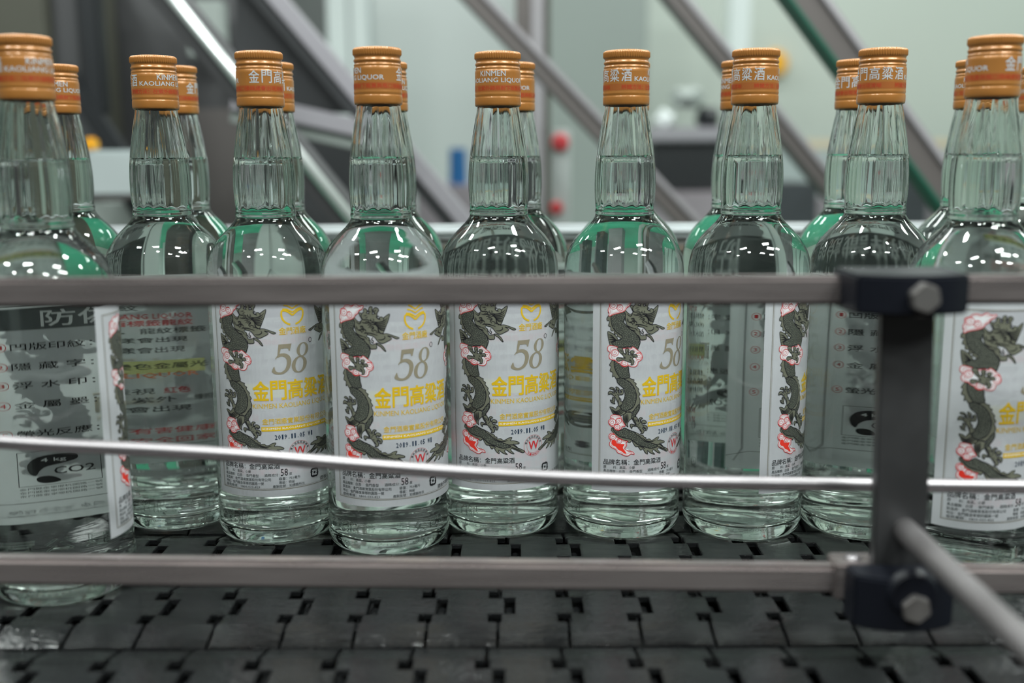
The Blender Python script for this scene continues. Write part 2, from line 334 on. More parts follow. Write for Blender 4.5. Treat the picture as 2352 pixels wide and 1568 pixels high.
ART = {
 'fin': (
  ((12.6,153.2),(9.5,153.6),(7.3,152.3),(5.8,151.6),(5.4,150.3),(6.5,149.9),(5.6,148.6),(4.6,147.1),(4.7,145.5),(6.1,145.3),(5.9,143.7),(5.6,142.1),(7.1,141.5),(7.1,139.9),(7.8,139),(9.2,139.1),(9.3,137.1),(11,137.2),(11.3,135.6),(12.6,135.3),(13.9,134.1),(14.5,135.7),(11.6,137.7),(9.5,139.7),(8,142.2),(7.2,145.6),(7.3,148.8),(8.3,151.4),(10.1,153)),
  ((5.2,138.6),(7.8,137.7),(10.1,136.2),(11.4,134.3),(11.7,133.2),(9.6,132.9),(8,132.2),(9.4,129.2),(7.1,129.1),(6.3,131.3),(5.7,133.5),(5.3,136)),
  ((8.4,120.3),(6.5,117.2),(7.6,116.3),(6.9,113.4),(8.6,112.5),(8.5,109.6),(9.7,110.3),(11.2,108.1),(13.5,109.4),(11.8,111.3),(10.1,114.8),(9.5,117.7),(9.8,120.2)),
  ((14.7,109),(17.2,110.3),(20.4,108.5),(22.1,108),(21.9,106.7),(23.6,105.4),(23.1,104.3),(25.2,101.8),(24.8,100.7),(26.1,98.5),(25.3,97.3),(26.2,94.6),(25.8,92.1),(24.3,90.8),(22.4,88.3),(20.9,87),(18.6,87),(16.7,87.7),(19.5,88.7),(21.7,90.2),(23.2,93.5),(23.8,97.6),(22.9,101.2),(21.2,104.5),(18.6,107.1)),
  ((7,90.1),(9.1,89.9),(10.7,89),(12,90.8),(13.1,90.9),(14.8,88.9),(16.7,89),(16.9,86.4),(14.3,84.9),(11.8,84.8),(9.2,85.8),(8.1,88)),
  ((15.9,85.4),(19.3,87.5),(21.2,85.7),(21,83.1),(19.5,81.8),(18.3,79.5),(18.7,77.4),(16.7,79.5),(15.6,82.4)),
  ((22.8,74.1),(24.9,73.1),(26.7,72),(28.5,71.5),(29.4,70.2),(30.5,69.9),(30.7,68.7),(32.9,68.9),(34.2,67.9),(36,68),(37.8,69.1),(40.2,69.3),(39.1,67.2),(41,67.2),(44.3,66.1),(44.9,65),(42.2,64.8),(40.8,64.9),(42.7,62.8),(46.4,61),(48.7,59.4),(47.3,58.6),(43.2,60.6),(40.2,62),(39.3,61),(41.6,58.4),(39.2,59.2),(36.1,61.5),(35.5,60),(37.2,58.2),(34.2,59.3),(31.6,61.3),(32,58.9),(30.1,60.2),(28.5,62.7),(27.1,61.9),(25.4,64.3),(23.6,64.5),(22,67.1),(21.3,68.4),(19.7,67.1),(17.7,68.6),(16,68.3),(13.7,69.9),(11.7,70.7),(9.9,71.5),(9.3,73.8),(8.1,75),(8.9,76.9),(10.7,73.3),(13.6,71.1),(17.6,70),(21,69.1),(23.4,67),(25.5,65.5),(30,63.8),(33.8,62.5),(37,62.6),(39.4,63.3),(37.6,64.7),(33,66.4),(29.2,67.9),(26.4,71),(23.8,72.6)),
  ((23.9,151.9),(26.6,151.5),(29.9,150.8),(33,151.6),(35.5,153.4),(37.7,154.6),(36.9,151),(35.1,146.4),(33.4,142.9),(30.9,143.8),(30.4,146.7),(28.6,149.3),(25.3,150.7)),
  ((12.4,155.2),(14.5,154),(17,151.2),(19,149.8),(20.8,151.1),(19.4,154),(19.1,155.3),(20.7,154.9),(21.7,153),(23.6,152.3),(25.3,150.7),(28.6,149.3),(30.4,146.7),(31.2,144.1),(32.7,142.8),(34.5,142.7),(36.4,142.5),(39.5,141.3),(43.2,139.7),(41.3,139.2),(38.8,140.6),(36,141.3),(38.6,139.5),(35.8,137.8),(33.3,136.7),(31.5,137.1),(30.3,138),(29,139.8),(27.6,141.2),(25.6,141.7),(24,141.9),(23.7,141),(25.2,140),(25.4,138.1),(25.8,136.5),(27.5,136),(29.1,136.6),(29.6,133.8),(27.9,133.4),(25.9,133.5),(24.9,135.6),(23.2,136.9),(21.2,138.7),(19,140.8),(17.3,142.7),(16.3,145.5),(16,148.3),(14.5,151.8)),
  ((29.3,137),(31.9,136.2),(33.8,134.3),(35,131.7),(33.6,132.7),(32,134.6),(30.4,135.6)),
 ),
 'scale': (
  ((12.6,153.2),(10.1,153),(8.3,151.4),(7.3,148.8),(7.2,145.6),(8,142.2),(9.5,139.7),(11.6,137.7),(14.3,135.7),(13.3,133.9),(10.2,133),(7.8,132.2),(8.4,130.4),(9.7,128.9),(10.7,127.6),(11.3,126.4),(14.1,128.4),(17.2,129),(20.3,129),(22,127.7),(23.9,127.3),(24.9,129.5),(25.6,131.7),(25.3,133.6),(24.2,135.6),(22.2,138.2),(19.3,140.1),(16.7,142.7),(15.1,145.2),(15.9,148),(16.1,149.9),(14.8,151.8),(13.9,152.7)),
  ((9.8,120.6),(9.5,117.7),(10.1,114.8),(11.8,111.3),(13.5,109.4),(16,108.8),(19.3,109.8),(18.7,113),(18.2,116.7),(15.7,116.5),(13.5,118.4)),
  ((11.3,108.6),(12,105.7),(14.9,103.2),(16.1,101),(16.5,97.7),(15.5,94.5),(14,93.2),(13.1,92.2),(14.1,89.3),(16.7,87.7),(19.5,88.7),(21.7,90.2),(23.2,93.5),(23.8,97.6),(22.9,101.2),(21.2,104.5),(18.6,107.1),(14.7,109),(12.9,109.1)),
  ((8.9,76.7),(10.7,73.3),(13.6,71.1),(17.6,70),(21,69.1),(23.4,67),(25.5,65.5),(30,63.8),(33.8,62.5),(37,62.6),(39.4,63.3),(37.6,64.7),(33,66.4),(29.2,67.9),(26.4,71),(23.8,72.6),(22.8,74.1),(19.7,75.3),(16.8,76.7),(15.2,76),(12.9,74.9)),
  ((24.3,90.8),(25.8,92.1),(25.9,89.1),(24.1,86),(23.5,84.7),(24.6,81.4),(25.7,79),(23.7,78.8),(22,81.4),(21,83.4),(21.2,85.7),(22.4,88.3)),
 ),
 'cloud': (
  ((6.5,129.7),(5.3,128.4),(5.4,126.4),(7,125.1),(6.1,123.3),(6.8,121.2),(8.7,120.5),(10.1,120.3),(11.9,118.9),(13.3,118.4),(14,117.3),(15.7,116.5),(17.6,116.8),(18.2,117.3),(20.1,116.5),(22.7,116.4),(24.2,117.9),(24.5,119.6),(26.4,120.5),(27.2,122.4),(26.2,125.2),(24.2,126.7),(22.9,127.8),(21,129),(19.7,128),(17.8,128.4),(14.1,128),(10.3,129.2)),
  ((8.6,84.9),(7.6,83.7),(7.8,82.4),(6.5,81.3),(6.5,79.4),(7.8,77.8),(9.8,77),(10.5,75.7),(12.7,75.2),(14.3,76.2),(14.9,77.5),(16.7,77.9),(16.5,79.2),(15.7,80.5),(14.7,82.4),(13.7,84.4),(11.1,85.2)),
  ((9.3,73.1),(7.3,72.5),(6.6,71),(7.1,69.3),(8,68.5),(7.2,66.6),(7.3,64.9),(9,63.4),(11.1,62.5),(12.3,60.5),(14.6,59.7),(16.9,58.6),(19.1,58.5),(20.8,59.7),(23,59.4),(21.6,61.2),(19.6,61.3),(18.2,62),(16.7,63.1),(18,65.4),(17.7,67.1),(18.5,68),(16.5,68.3),(14.2,69.4),(12,70.5),(10.8,71.6)),
  ((6,148.3),(5.9,150.3),(5.2,152.1),(6.1,154.4),(5.9,156.1),(6.6,157),(8.4,157.6),(10.1,159.2),(12.4,159.5),(14.4,158.9),(16.9,160.3),(19.2,159.1),(22.1,159.4),(20.9,157.4),(19.2,156.4),(18.1,154.6),(17,154),(15.6,152),(13.4,150.9),(9.8,149.9),(7.6,149)),
 ),
 'flame': (
  ((8.6,68.3),(8.5,66.3),(9.3,65),(11,64.3),(12.8,62.3),(14.5,61.6),(16.2,60.3),(17.9,59.9),(16.8,62),(15.6,63.8),(16.6,65.6),(16.3,66.2),(13.8,66.3),(11.8,66.6),(10.9,68.6)),
 ),
 'claw': (
  ((11.3,128.3),(14.1,128.5),(15.4,125.5),(16.7,124.2),(16.3,126.5),(16.6,127.9),(17.8,128.1),(18.7,127.1),(18.3,124.5),(19.5,124.2),(19.5,126.5),(21.4,126.6),(21.9,125.5),(20.5,123.6),(21.8,124.2),(23.4,124.1),(23.9,122.5),(22.1,122.3),(20.9,121.6),(21.9,120),(21.4,117.8),(19.8,117.5),(20.1,118.8),(17.5,119.8),(15,120.7),(11.9,119.8),(10.9,121.2),(11.8,122.4),(14.9,121.8),(15.2,123.3),(12.9,125.5)),
  ((13.1,90.9),(11.8,94.1),(10.1,96.9),(7.8,98.7),(6,98.1),(6.2,99.9),(7.7,100.5),(9.7,99),(9.5,101.1),(6.8,102.1),(8,103),(9.9,102.1),(11,99.5),(11.5,101.2),(10.7,102.8),(11.2,103.4),(12.9,102.2),(12.5,99.9),(13.8,99.6),(14.4,100.6),(13.4,101.2),(14.4,101.9),(15.3,101.3),(15.2,98.7),(12.6,98),(13.7,94.4),(15.3,93.2)),
  ((8.8,96.8),(10.3,95.6),(9.9,93.3),(10.4,92.4),(8.3,92.9),(7.3,94.8),(8.6,94.6)),
  ((21.9,83.4),(24.2,83.7),(25.3,80.4),(25.5,82.6),(26.8,83.4),(28,82.7),(26.5,81.9),(27,80),(27.9,81.4),(29.6,81.3),(30.7,80),(29.7,79.1),(28.1,79.6),(28,78.3),(30.1,78),(31.3,76.7),(30.9,74.8),(29.7,74.9),(30.1,76.1),(28.1,76.6),(29.2,74.6),(28.5,73),(26.7,72.8),(27.5,74),(25.8,76.1),(24.4,77.8),(21.5,77.9),(21.2,76.4),(20.1,77.9),(20.5,79.4),(24,78.8)),
  ((20.5,153.2),(21.3,155.2),(22.2,155.7),(22.1,157.4),(23,157.9),(24.3,157),(24.1,155.2),(25.3,155.2),(25.2,157.2),(26,158.8),(27.5,158.7),(27.4,157),(27.6,154.7),(28.8,155.2),(28.1,157),(28.8,158.3),(30.5,158.2),(31.3,156.9),(30.3,155.2),(30.3,152.2),(31.9,151.4),(31.5,152.4),(32.8,152.9),(34.1,151.9),(33.6,150.1),(31,149.7),(28.5,149.2),(28.6,148.2),(25.6,149),(24.9,151.2),(21.6,151.2)),
 ),
 'spiral': (
  (9.8,125.2,2.2,1),
  (16,118.9,2,1),
  (24.8,123.1,2.2,-1),
  (8.7,80.5,2.2,1),
  (12.7,81.4,1.8,1),
  (11.7,77.4,1.8,1),
  (9.2,70.6,1.9,1),
  (13.2,68,1.6,1),
  (8.7,155.1,2.3,1),
  (12.6,153.8,1.9,1),
 ),
 'line': (
  ((17.1,149.9),(19,148.6),(20.2,149.6),(20.2,150.8)),
  ((20.8,149.6),(23.1,149.2),(26.3,149.4),(28.6,149)),
  ((15.9,148),(16,145.5)),
  ((17.2,147.4),(17.3,144.9)),
  ((18,146.8),(18.2,144.9),(19.7,145),(21.3,145.1),(21.7,144.2),(20.4,143.7)),
  ((21.3,145.5),(22.9,145),(23.3,144)),
  ((21.7,142.9),(25.6,143.1),(30.3,141.7)),
  ((17.3,142.7),(19.9,141.4),(21.5,141)),
  ((19.3,140.1),(21.8,139.4),(22.5,138.8)),
  ((24.8,146.3),(26.4,147.5),(28.1,146.5),(26.8,145),(28.2,143.7)),
  ((27.6,140.8),(26.7,139.3),(27.7,138),(26.8,136.8)),
  ((30.4,139.1),(32.8,139),(34.6,140.1),(34.2,141.4)),
  ((25.3,151),(30,149.7),(33.8,150.3),(36.5,152.3)),
  ((26.1,150.4),(30.3,148.8),(33.9,149.2),(36,150.8)),
  ((26.9,149.8),(30.7,147.9),(34,148.1),(35.6,149.2)),
  ((27.8,149.2),(31.1,147),(34.2,147),(35.1,147.7)),
  ((28.7,148.6),(31.5,146.1),(34.3,145.8),(34.7,146.1)),
  ((29.5,148),(31.9,145.2),(34.4,144.7),(34.2,144.6)),
  ((5.7,136.7),(7.6,136.1),(9.2,134.6),(11.1,133.2)),
  ((8.1,89),(10.7,87.3),(12.9,88.4),(14.5,89.3)),
  ((16.3,85.1),(16.3,82.5),(17.5,79.5)),
  ((5.9,135.1),(7.9,134.9),(9.5,134),(10.5,133.2)),
  ((8.4,88.1),(11,86.7),(13.3,87.6),(15,88.8)),
  ((17,85.5),(17.1,82.6),(17.8,80)),
  ((6,133.5),(8.3,133.6),(9.9,133.3),(9.9,133.2)),
  ((8.7,87.2),(11.3,86.1),(13.6,86.8),(15.6,88.3)),
  ((17.7,85.9),(17.8,82.8),(18.1,80.5)),
  ((6.2,131.9),(8.6,132.4),(10.2,132.7),(9.2,133.2)),
  ((9,86.3),(11.6,85.4),(13.9,86),(16.2,87.8)),
  ((18.4,86.3),(18.6,83),(18.4,81)),
  ((25.2,64.6),(28.2,63.9),(30,62.6)),
  ((37.6,64.7),(41.9,64.1),(45.1,60.9)),
  ((39.4,63.3),(42.8,61.6),(46.8,59.6)),
  ((27.9,70.3),(30.4,68.1),(34.2,66.9),(37.5,67.7)),
 ),
}


def mirrored(pts): return [(108 - x, y) for x, y in pts]
def dragon(a, mir):
    g = mirrored if mir else (lambda p: list(p))
    for p in ART['fin']:
        q = bez(g(p)); a.poly(q, M['olive'], 2); a.stroke(q, 0.42, M['ink'], 3, True)
    for p in ART['scale']:
        q = bez(g(p)); a.poly(q, M['scale'], 4); a.stroke(q, 0.5, M['ink'], 5, True)
    for p in ART['cloud']:
        q = bez(g(p)); a.poly(q, M['pink'], 6); a.stroke(q, 0.42, M['red'], 7, True)
        cu = sum(x for x, y in q) / len(q); cv = sum(y for x, y in q) / len(q)
        a.stroke([(cu + (x - cu) * 0.84, cv + (y - cv) * 0.84) for x, y in q], 0.2, M['red'], 7, True)
        a.poly([(cu + (x - cu) * 0.6, cv + (y - cv) * 0.6) for x, y in q], M['white'], 6.5)
    for p in ART['flame']:
        a.poly(bez(g(p)), M['flame'], 7.5)
    for u, v, r, d in ART['spiral']:
        if mir: u, d = 108 - u, -d
        n = 26
        a.poly([(u + r * math.cos(i / 12 * math.pi), v + r * math.sin(i / 12 * math.pi)) for i in range(24)], M['white'], 7.6)
        a.ring(u, v, r, 0.36, M['red'], 8)
        a.stroke([(u + d * r * (0.85 - 0.7 * i / n) * math.cos(i / n * 9 + 1), v + r * (0.85 - 0.7 * i / n) * math.sin(i / n * 9 + 1)) for i in range(n + 1)], 0.32, M['red'], 8.2)
    for p in ART['claw']:
        q = bez(g(p)); a.poly(q, M['olive'], 9); a.stroke(q, 0.45, M['ink'], 9.5, True)
    # knuckles and scale rows on the claws, spines on the fins
    for p in ART['claw']:
        cu = sum(x for x, y in p) / len(p); cv = sum(y for x, y in p) / len(p)
        for k, (x, y) in enumerate(p):
            if k % 2: continue
            x1, y1 = cu + (x - cu) * 0.78, cv + (y - cv) * 0.78; x2, y2 = cu + (x - cu) * 0.45, cv + (y - cv) * 0.45
            nx, ny = -(y - cv), x - cu; L_ = max(0.1, math.hypot(nx, ny)); nx, ny = nx / L_ * 0.55, ny / L_ * 0.55
            q = g([(x1, y1), (x2, y2)]); a.stroke([q[0], q[1]], 0.3, M['ink'], 9.7)
            q = g([((x1 + x2) / 2 - nx, (y1 + y2) / 2 - ny), ((x1 + x2) / 2 + nx, (y1 + y2) / 2 + ny)]); a.stroke(q, 0.26, M['ink'], 9.8)
    for x0, y0, dx, dy in ((19.5, 147.0, 0.9, -0.5), (20.6, 145.6, 1.0, -0.3), (18.9, 144.4, 0.8, -0.6), (24.2, 147.8, 0.9, 0.2), (25.6, 146.2, 1.0, -0.2), (27.4, 144.6, 1.1, -0.1), (29.2, 143.2, 1.0, 0.2), (22.4, 143.2, 0.9, -0.5), (24.4, 138.6, 0.9, -0.4), (25.8, 137.2, 0.8, -0.2), (21.4, 140.6, 0.9, -0.6), (23.0, 149.8, 0.8, 0.3), (31.6, 142.6, 0.9, 0.0)):
        q = g([(x0, y0), (x0 + dx, y0 + dy * 0.2 + 0.35), (x0 + 2 * dx, y0 + dy), (x0 + 2.6 * dx, y0 + dy * 2 - 0.3)]); a.stroke(bez(q, False, 3), 0.42, M['ink'], 10.3, taper=True)
    q = g([(20.9, 146.6)]); a.ring(q[0][0], q[0][1], 0.75, 0.35, M['ink'], 10.6, n=16)
    for p in ART['line']:
        a.stroke(bez(g(p), False, 4), 0.55, M['ink'], 10, taper=True)

def front_artwork():
    a = Art(0.03938)
    # double frame
    for d, wd in ((0, 0.42), (0.9, 0.15)):
        for r in ((d, 38.5 + d, 108 - d, 38.5 + d + wd), (d, 162 - d - wd, 108 - d, 162 - d), (d, 38.5 + d, d + wd, 162 - d), (108 - d - wd, 38.5 + d, 108 - d, 162 - d)):
            a.rect(*r, M['frame_ink'], 1)
    dragon(a, False); dragon(a, True)
    Y, K, D = M['yellow'], M['ink'], M['dim_ink']
    # emblem: open bowl with notched top and two chevrons above
    a.ring(54, 150.6, 7.0, 1.15, Y, 2, 188, 256, 6.3, 16); a.ring(54, 150.6, 7.0, 1.15, Y, 2, 284, 352, 6.3, 16)
    a.stroke(bez([(47.0, 149.6), (46.9, 151.8), (47.6, 153.4), (50.6, 152.8), (54, 150.2)], False), 1.1, Y, 2.2)
    a.stroke(bez([(61.0, 149.6), (61.1, 151.8), (60.4, 153.4), (57.4, 152.8), (54, 150.2)], False), 1.1, Y, 2.4)
    for dv in (2.9, 5.2, 7.5):
        hw = 6.3 - (dv - 2.9) * 0.35
        for sx in (-1, 1): a.stroke(bez([(54 + sx * hw, 151.8 + dv - 0.3), (54 + sx * 3.2, 151.8 + dv - 0.8), (54, 151.0 + dv - 1.9)], False), 0.8, Y, 2 + dv / 20 + sx * .05)
    a.text('金門酒廠', 45, 138.2, 62.5, 142.8, Y, 2, 0.02, 1)
    # 58 in high-contrast italic figures
    B = M['bronze']
    a.poly([(44.4, 132.3), (52.6, 132.4), (51.3, 127.9), (50.6, 127.9), (50.3, 129.3), (49.4, 129.6), (45.7, 129.5), (44.7, 125.9), (43.1, 125.0), (42.0, 123.3), (42.5, 123.0), (43.3, 124.4)], B, 2)
    a.poly(bez([(44.4, 126.1), (46.6, 126.6), (48.8, 126.2), (51.0, 124.6), (51.9, 121.9), (51.5, 118.8), (50.0, 115.9), (47.6, 113.9), (44.7, 113.2), (41.6, 113.7), (39.7, 115.1), (40.3, 117.1), (41.2, 118.4), (41.6, 117.2), (42.2, 115.4), (44.4, 114.6), (46.6, 115.3), (48.3, 117.3), (49.1, 120.3), (48.8, 122.9), (47.1, 124.4), (45.0, 124.5), (43.2, 123.8)], True, 3), B, 2.3)
    def loop(cu, cv, rx, ry, wd, sh):
        n = 40; vs, fs = [], []
        for i in range(n):
            t = 2 * math.pi * i / n; th = wd * (0.42 + 0.58 * abs(math.cos(t)))
            for k in (1, -1):
                x = (rx + k * th / 2) * math.cos(t); y = (ry + k * th * 0.32) * math.sin(t)
                vs.append((cu + x + y * sh, cv + y))
        for i in range(n):
            j = (i + 1) % n; fs.append((2 * i, 2 * i + 1, 2 * j + 1, 2 * j))
        a.add(vs, fs, B, 2 + 0.2 * (ry > 4.6))
    loop(59.9, 127.9, 3.1, 4.1, 2.1, 0.14); loop(57.3, 118.6, 3.9, 4.9, 2.5, 0.14)
    a.ring(65.7, 133.3, 1.15, 0.32, K, 2, ry=1.45)
    for i, ch in enumerate('金門高粱酒'): a.text(ch, 27.3 + i * 10.85, 96.8, 36.9 + i * 10.85, 109.0, Y, 2, 0.05, 3)
    a.text('KINMEN KAOLIANG LIQUOR', 26.8, 91.2, 80.5, 94.9, Y, 2, 0.0)
    a.text('金門酒廠實業股份有限公司', 32.3, 81.4, 78.5, 85.2, Y, 2, 0.012, 1)
    a.rect(31.6, 77.0, 79.2, 79.9, Y, 2); a.text('KINMEN KAOLIANG LIQUOR INC.', 32.4, 77.7, 78.4, 79.2, M['white'], 3, 0.02, 1)
    for i, ch in enumerate('2019.11.05 WI'):
        if ch == '.': a.rect(40.3 + i * 1.97, 71.5, 40.8 + i * 1.97, 72.0, M['navy'], 2)
        elif ch != ' ': a.text(ch, 39.7 + i * 1.97 + (0.4 if ch in '1I' else 0), 71.4, 41.2 + i * 1.97 - (0.3 if ch in '1I' else 0), 74.4, M['navy'], 2, 0.03, 1)
    # round quality mark
    a.ring(55.2, 62.4, 7.0, 0.16, M['red'], 2); a.ring(55.2, 62.4, 4.9, 0.14, M['red'], 2)
    a.text('VV', 51.7, 60.0, 58.7, 65.2, M['red'], 3, 0.05)
    for i, ch in enumerate('優良酒品認證標章'):
        t = R(158 - i * 19.5); cu, cv = 55.2 + 5.95 * math.cos(t), 62.4 + 5.95 * math.sin(t)
        a.text(ch, cu - 0.72, cv - 0.72, cu + 0.72, cv + 0.72, K, 3, 0.01, 1, rot=t - math.pi / 2)
    for i, ch in enumerate('KINMEN'):
        t = R(232 + i * 15); cu, cv = 55.2 + 5.95 * math.cos(t), 62.4 + 5.95 * math.sin(t)
        a.text(ch, cu - 0.6, cv - 0.6, cu + 0.6, cv + 0.6, M['red'], 3, 0.01, 1, rot=t + math.pi / 2)
    a.text('品牌名稱：金門高粱酒', 3.2, 52.2, 41.8, 55.9, K, 2, 0.012, 1)
    for s_, u0, u1, v0, h in (('原', 3.2, 5.2, 49.6, 2.0), ('料：高粱、小麥', 9.6, 23.5, 49.6, 2.0), ('產品種類：白酒', 3.2, 17.0, 47.0, 2.0), ('金門香型', 20, 28.4, 47.0, 2.0),
                              ('製造商：金門酒廠實業股份有限公司', 3.2, 36.0, 44.4, 2.0), ('地址：金門縣金寧鄉桃園路一號', 3.2, 31.5, 41.9, 2.0), ('服務專線：0800-033-823', 3.2, 29.0, 39.7, 1.8),
                              ('酒精成分：', 32.0, 41.6, 47.3, 2.0), ('度', 47.6, 49.4, 47.5, 1.9), ('容量：750毫升', 41.0, 54.8, 44.6, 2.0), ('等級：特級', 41.0, 51.0, 42.1, 2.0),
                              ('產製批號：如標籤所示', 37.0, 57.5, 39.8, 1.9), ('酒後不開車', 69.5, 86.5, 39.9, 2.6), ('安全有保障', 88.0, 104.5, 39.9, 2.6)):
        a.text(s_, u0, v0, u1, v0 + h, D if h < 2.5 else K, 2, 0.008, 1)
    a.text('58', 42.3, 47.4, 46.8, 52.0, K, 2, 0.0)
    # recycling mark: four bent arrows round a square
    for k in range(4):
        ca, sa = math.cos(k * math.pi / 2), math.sin(k * math.pi / 2)
        for q in ([(-3.0, -0.5), (-3.0, 2.0), (-2.0, 3.0), (0.4, 3.0), (0.4, 1.9), (-1.5, 1.9), (-1.9, 1.5), (-1.9, -0.5)], [(0.4, 3.5), (1.9, 2.45), (0.4, 1.3)], [(-0.9, 0.2), (0.2, -0.9), (0.9, -0.2), (-0.2, 0.9)]):
            a.poly([(65.2 + x * ca - y * sa, 46.2 + x * sa + y * ca) for x, y in q], K, 2 + 0.1 * k)
    return a.build('printed_artwork')

def reverse_artwork():
    """the anti-forgery notes on the inside of the label, read through the full bottle (0 = left as seen from inside)"""
    a = Art(0.03922)
    K, D, Rr, G = M['ink'], M['dim_ink'], M['red'], M['frame_ink']
    def bx(u0, v0, u1, v1, wd=0.3):
        a.stroke(bez([(u0 + 2, v0), (u1 - 2, v0), (u1, v0 + 2), (u1, v1 - 2), (u1 - 2, v1), (u0 + 2, v1), (u0, v1 - 2), (u0, v0 + 2)]), wd, D, 1, True)
    bx(5.5, 46.4, 100, 163)
    a.rect(6.5, 149.5, 99, 162, D, 1); a.text('防偽辨識說明', 20, 151.0, 84, 160.5, M['white'], 2, 0.015)
    for n, s_, z in ((1, '凹版印紋：', 139.8), (2, '隱 藏 字：', 128.2), (3, '浮 水 印：', 117.2), (4, '金 屬 墨：', 105.4), (5, '螢光反應：', 88.1)):
        a.ring(8.8, z, 1.5, 0.22, Rr, 1, ry=2.4); a.text(str(n), 8.2, z - 1.2, 9.4, z + 1.2, Rr, 1, 0.02)
        a.text(s_, 11.4, z - 2.1, 33.5, z + 2.1, K, 1, 0.012)
    a.rect(36, 98.5, 97, 107.5, M['hl'], 1)
    rows = (('金門酒瓶、龍紋', 145, 37, 76, K), ('KINMEN KAOLIANG LIQUOR', 138.4, 46, 94, Rr), ('金門高粱酒標籤龍紋', 134, 46, 94, Rr), ('傾斜品牌酒瓶，龍紋標籤', 128.4, 37, 98, K), ('(KKL) 隱藏字樣會出現', 121.8, 37, 92, K), ('加水浮水印字樣會出現', 115, 37, 91, K),
            ('雙龍部份會變色金屬光', 103.6, 37, 98, K), ('KAOLIANG LIQUOR', 97.0, 37, 95, M['orange']), ('標籤撕下透視', 86, 37, 80, K), ('紅色', 86, 83, 92, Rr), ('螢光反應：紫外', 79.7, 37, 87, K), ('線照', 79.7, 93, 99, K), ('照射後字樣會出現', 73, 37, 92, K),
            ('飲酒過量有害健康', 57.4, 45, 99, Rr), ('禁止酒駕安全回家', 50.4, 45, 99, Rr))
    for s_, z, u0, u1, m in rows: a.text(s_, u0, z - 2.1, u1, z + 2.1, m, 2, 0.012, 1)
    # carbon footprint mark
    q = lambda pts: [(11.0 + (x - 22) * 1.1, y) for x, y in pts]
    a.stroke(q([(22, 56.4), (42, 56.4), (42, 77), (22, 77)]), 0.35, D, 1, True)
    a.poly(bez(q([(24.5, 64.5), (24.2, 69.5), (26.5, 73.4), (31, 74.6), (36, 73.6), (36.4, 70.6), (33, 68.8), (29, 67.6), (27, 65.2), (26, 62.4)])), K, 1)
    a.poly(bez(q([(26.4, 61.4), (29.2, 61.8), (31.6, 59.8), (32, 57.9), (28.6, 57.4), (26.4, 58.8)])), K, 1)
    a.text('4 kg', 17.0, 69.8, 24.0, 72.6, M['white'], 2, 0.02); a.text('CO2', 20.4, 62.4, 31.4, 66.6, K, 1, 0.02)
    for i in range(3): a.text('金門縣金寧鄉桃園路一號', 11, 54.0 - 2.1 * i, 33, 55.4 - 2.1 * i, D, 1, 0.0, 1)
    return a.build('reverse_print', lo=-2.0, hi=118.0, side=-1)

def paper_sheet():
    a = Art(0.03928); u = -5.0
    while u < 113:
        a.rect(u, 34, min(113, u + 2.5), 166.5, M['paper'], 0); u += 2.5
    me = a.build('label')
    bm = bmesh.new(); bm.from_mesh(me); bmesh.ops.remove_doubles(bm, verts=bm.verts, dist=1e-6); bm.to_mesh(me); bm.free()
    for p in me.polygons: p.use_smooth = False
    return me

# ------------------------------------------------------------------ the bottle
OUT = [(0.0300, 0.0016), (0.0325, 0.0004), (0.0345, 0.0004), (0.0366, 0.0016), (0.0381, 0.0038), (0.0389, 0.0062), (0.03925, 0.0082), (0.0393, 0.0105), (0.0390, 0.0121), (0.03905, 0.0135),
       (0.0391, 0.016), (0.0391, 0.026), (0.03915, 0.03), (0.03915, 0.170), (0.0390, 0.1745), (0.0386, 0.1785), (0.0378, 0.1825), (0.0366, 0.1862), (0.0349, 0.1897), (0.0327, 0.1932), (0.0302, 0.1963),
       (0.0275, 0.1991), (0.0248, 0.2018), (0.0223, 0.2044), (0.0204, 0.2067), (0.0193, 0.2085), (0.0189, 0.2098), (0.01915, 0.2108), (0.01925, 0.2117), (0.0190, 0.2126), (0.0188, 0.2138),
       (0.0189, 0.2152), (0.0191, 0.2175), (0.0194, 0.2205), (0.0196, 0.2245), (0.01965, 0.2290), (0.0196, 0.2335), (0.0194, 0.2380), (0.0191, 0.2420), (0.01865, 0.2465), (0.0181, 0.2510), (0.0174, 0.2555), (0.0166, 0.2605), (0.0157, 0.2655), (0.0148, 0.2705), (0.0139, 0.2750), (0.0134, 0.2785), (0.0131, 0.2830), (0.0130, 0.3060), (0.0124, 0.3078)]
INN = [(0.0240, 0.0082), (0.0300, 0.0084), (0.0335, 0.0096), (0.0355, 0.0122), (0.0365, 0.0165), (0.0368, 0.022), (0.0368, 0.170), (0.0364, 0.1760), (0.0352, 0.1812), (0.0335, 0.1850), (0.0312, 0.1890),
       (0.0283, 0.1925), (0.0250, 0.1955), (0.0220, 0.1983), (0.0194, 0.2012), (0.0175, 0.2042), (0.0165, 0.2072), (0.0162, 0.2100), (0.0163, 0.2140), (0.0167, 0.2200), (0.0170, 0.2270), (0.0169, 0.2350), (0.0166, 0.2410), (0.0161, 0.2470)]
INN_DRY = [(0.0161, 0.2470), (0.0156, 0.2515), (0.0148, 0.2560), (0.0139, 0.2610), (0.0129, 0.2670), (0.0117, 0.2740), (0.0108, 0.2800), (0.0102, 0.2880), (0.0100, 0.3050), (0.0106, 0.3076)]
def sm(a, b, t): t = max(0, min(1, (t - a) / (b - a))); return t * t * (3 - 2 * t)
_ph = [random.uniform(0, 6.28) for _ in range(8)]
def flute(an, z, r):
    k = sm(0.2135, 0.2175, z) * (1 - sm(0.268, 0.279, z))
    if k <= 0: return r
    m = (an * 16 / (2 * math.pi)) % 1.0
    return r * (1 - k * 0.027 * (1 - 4 * (m - 0.5) ** 2))
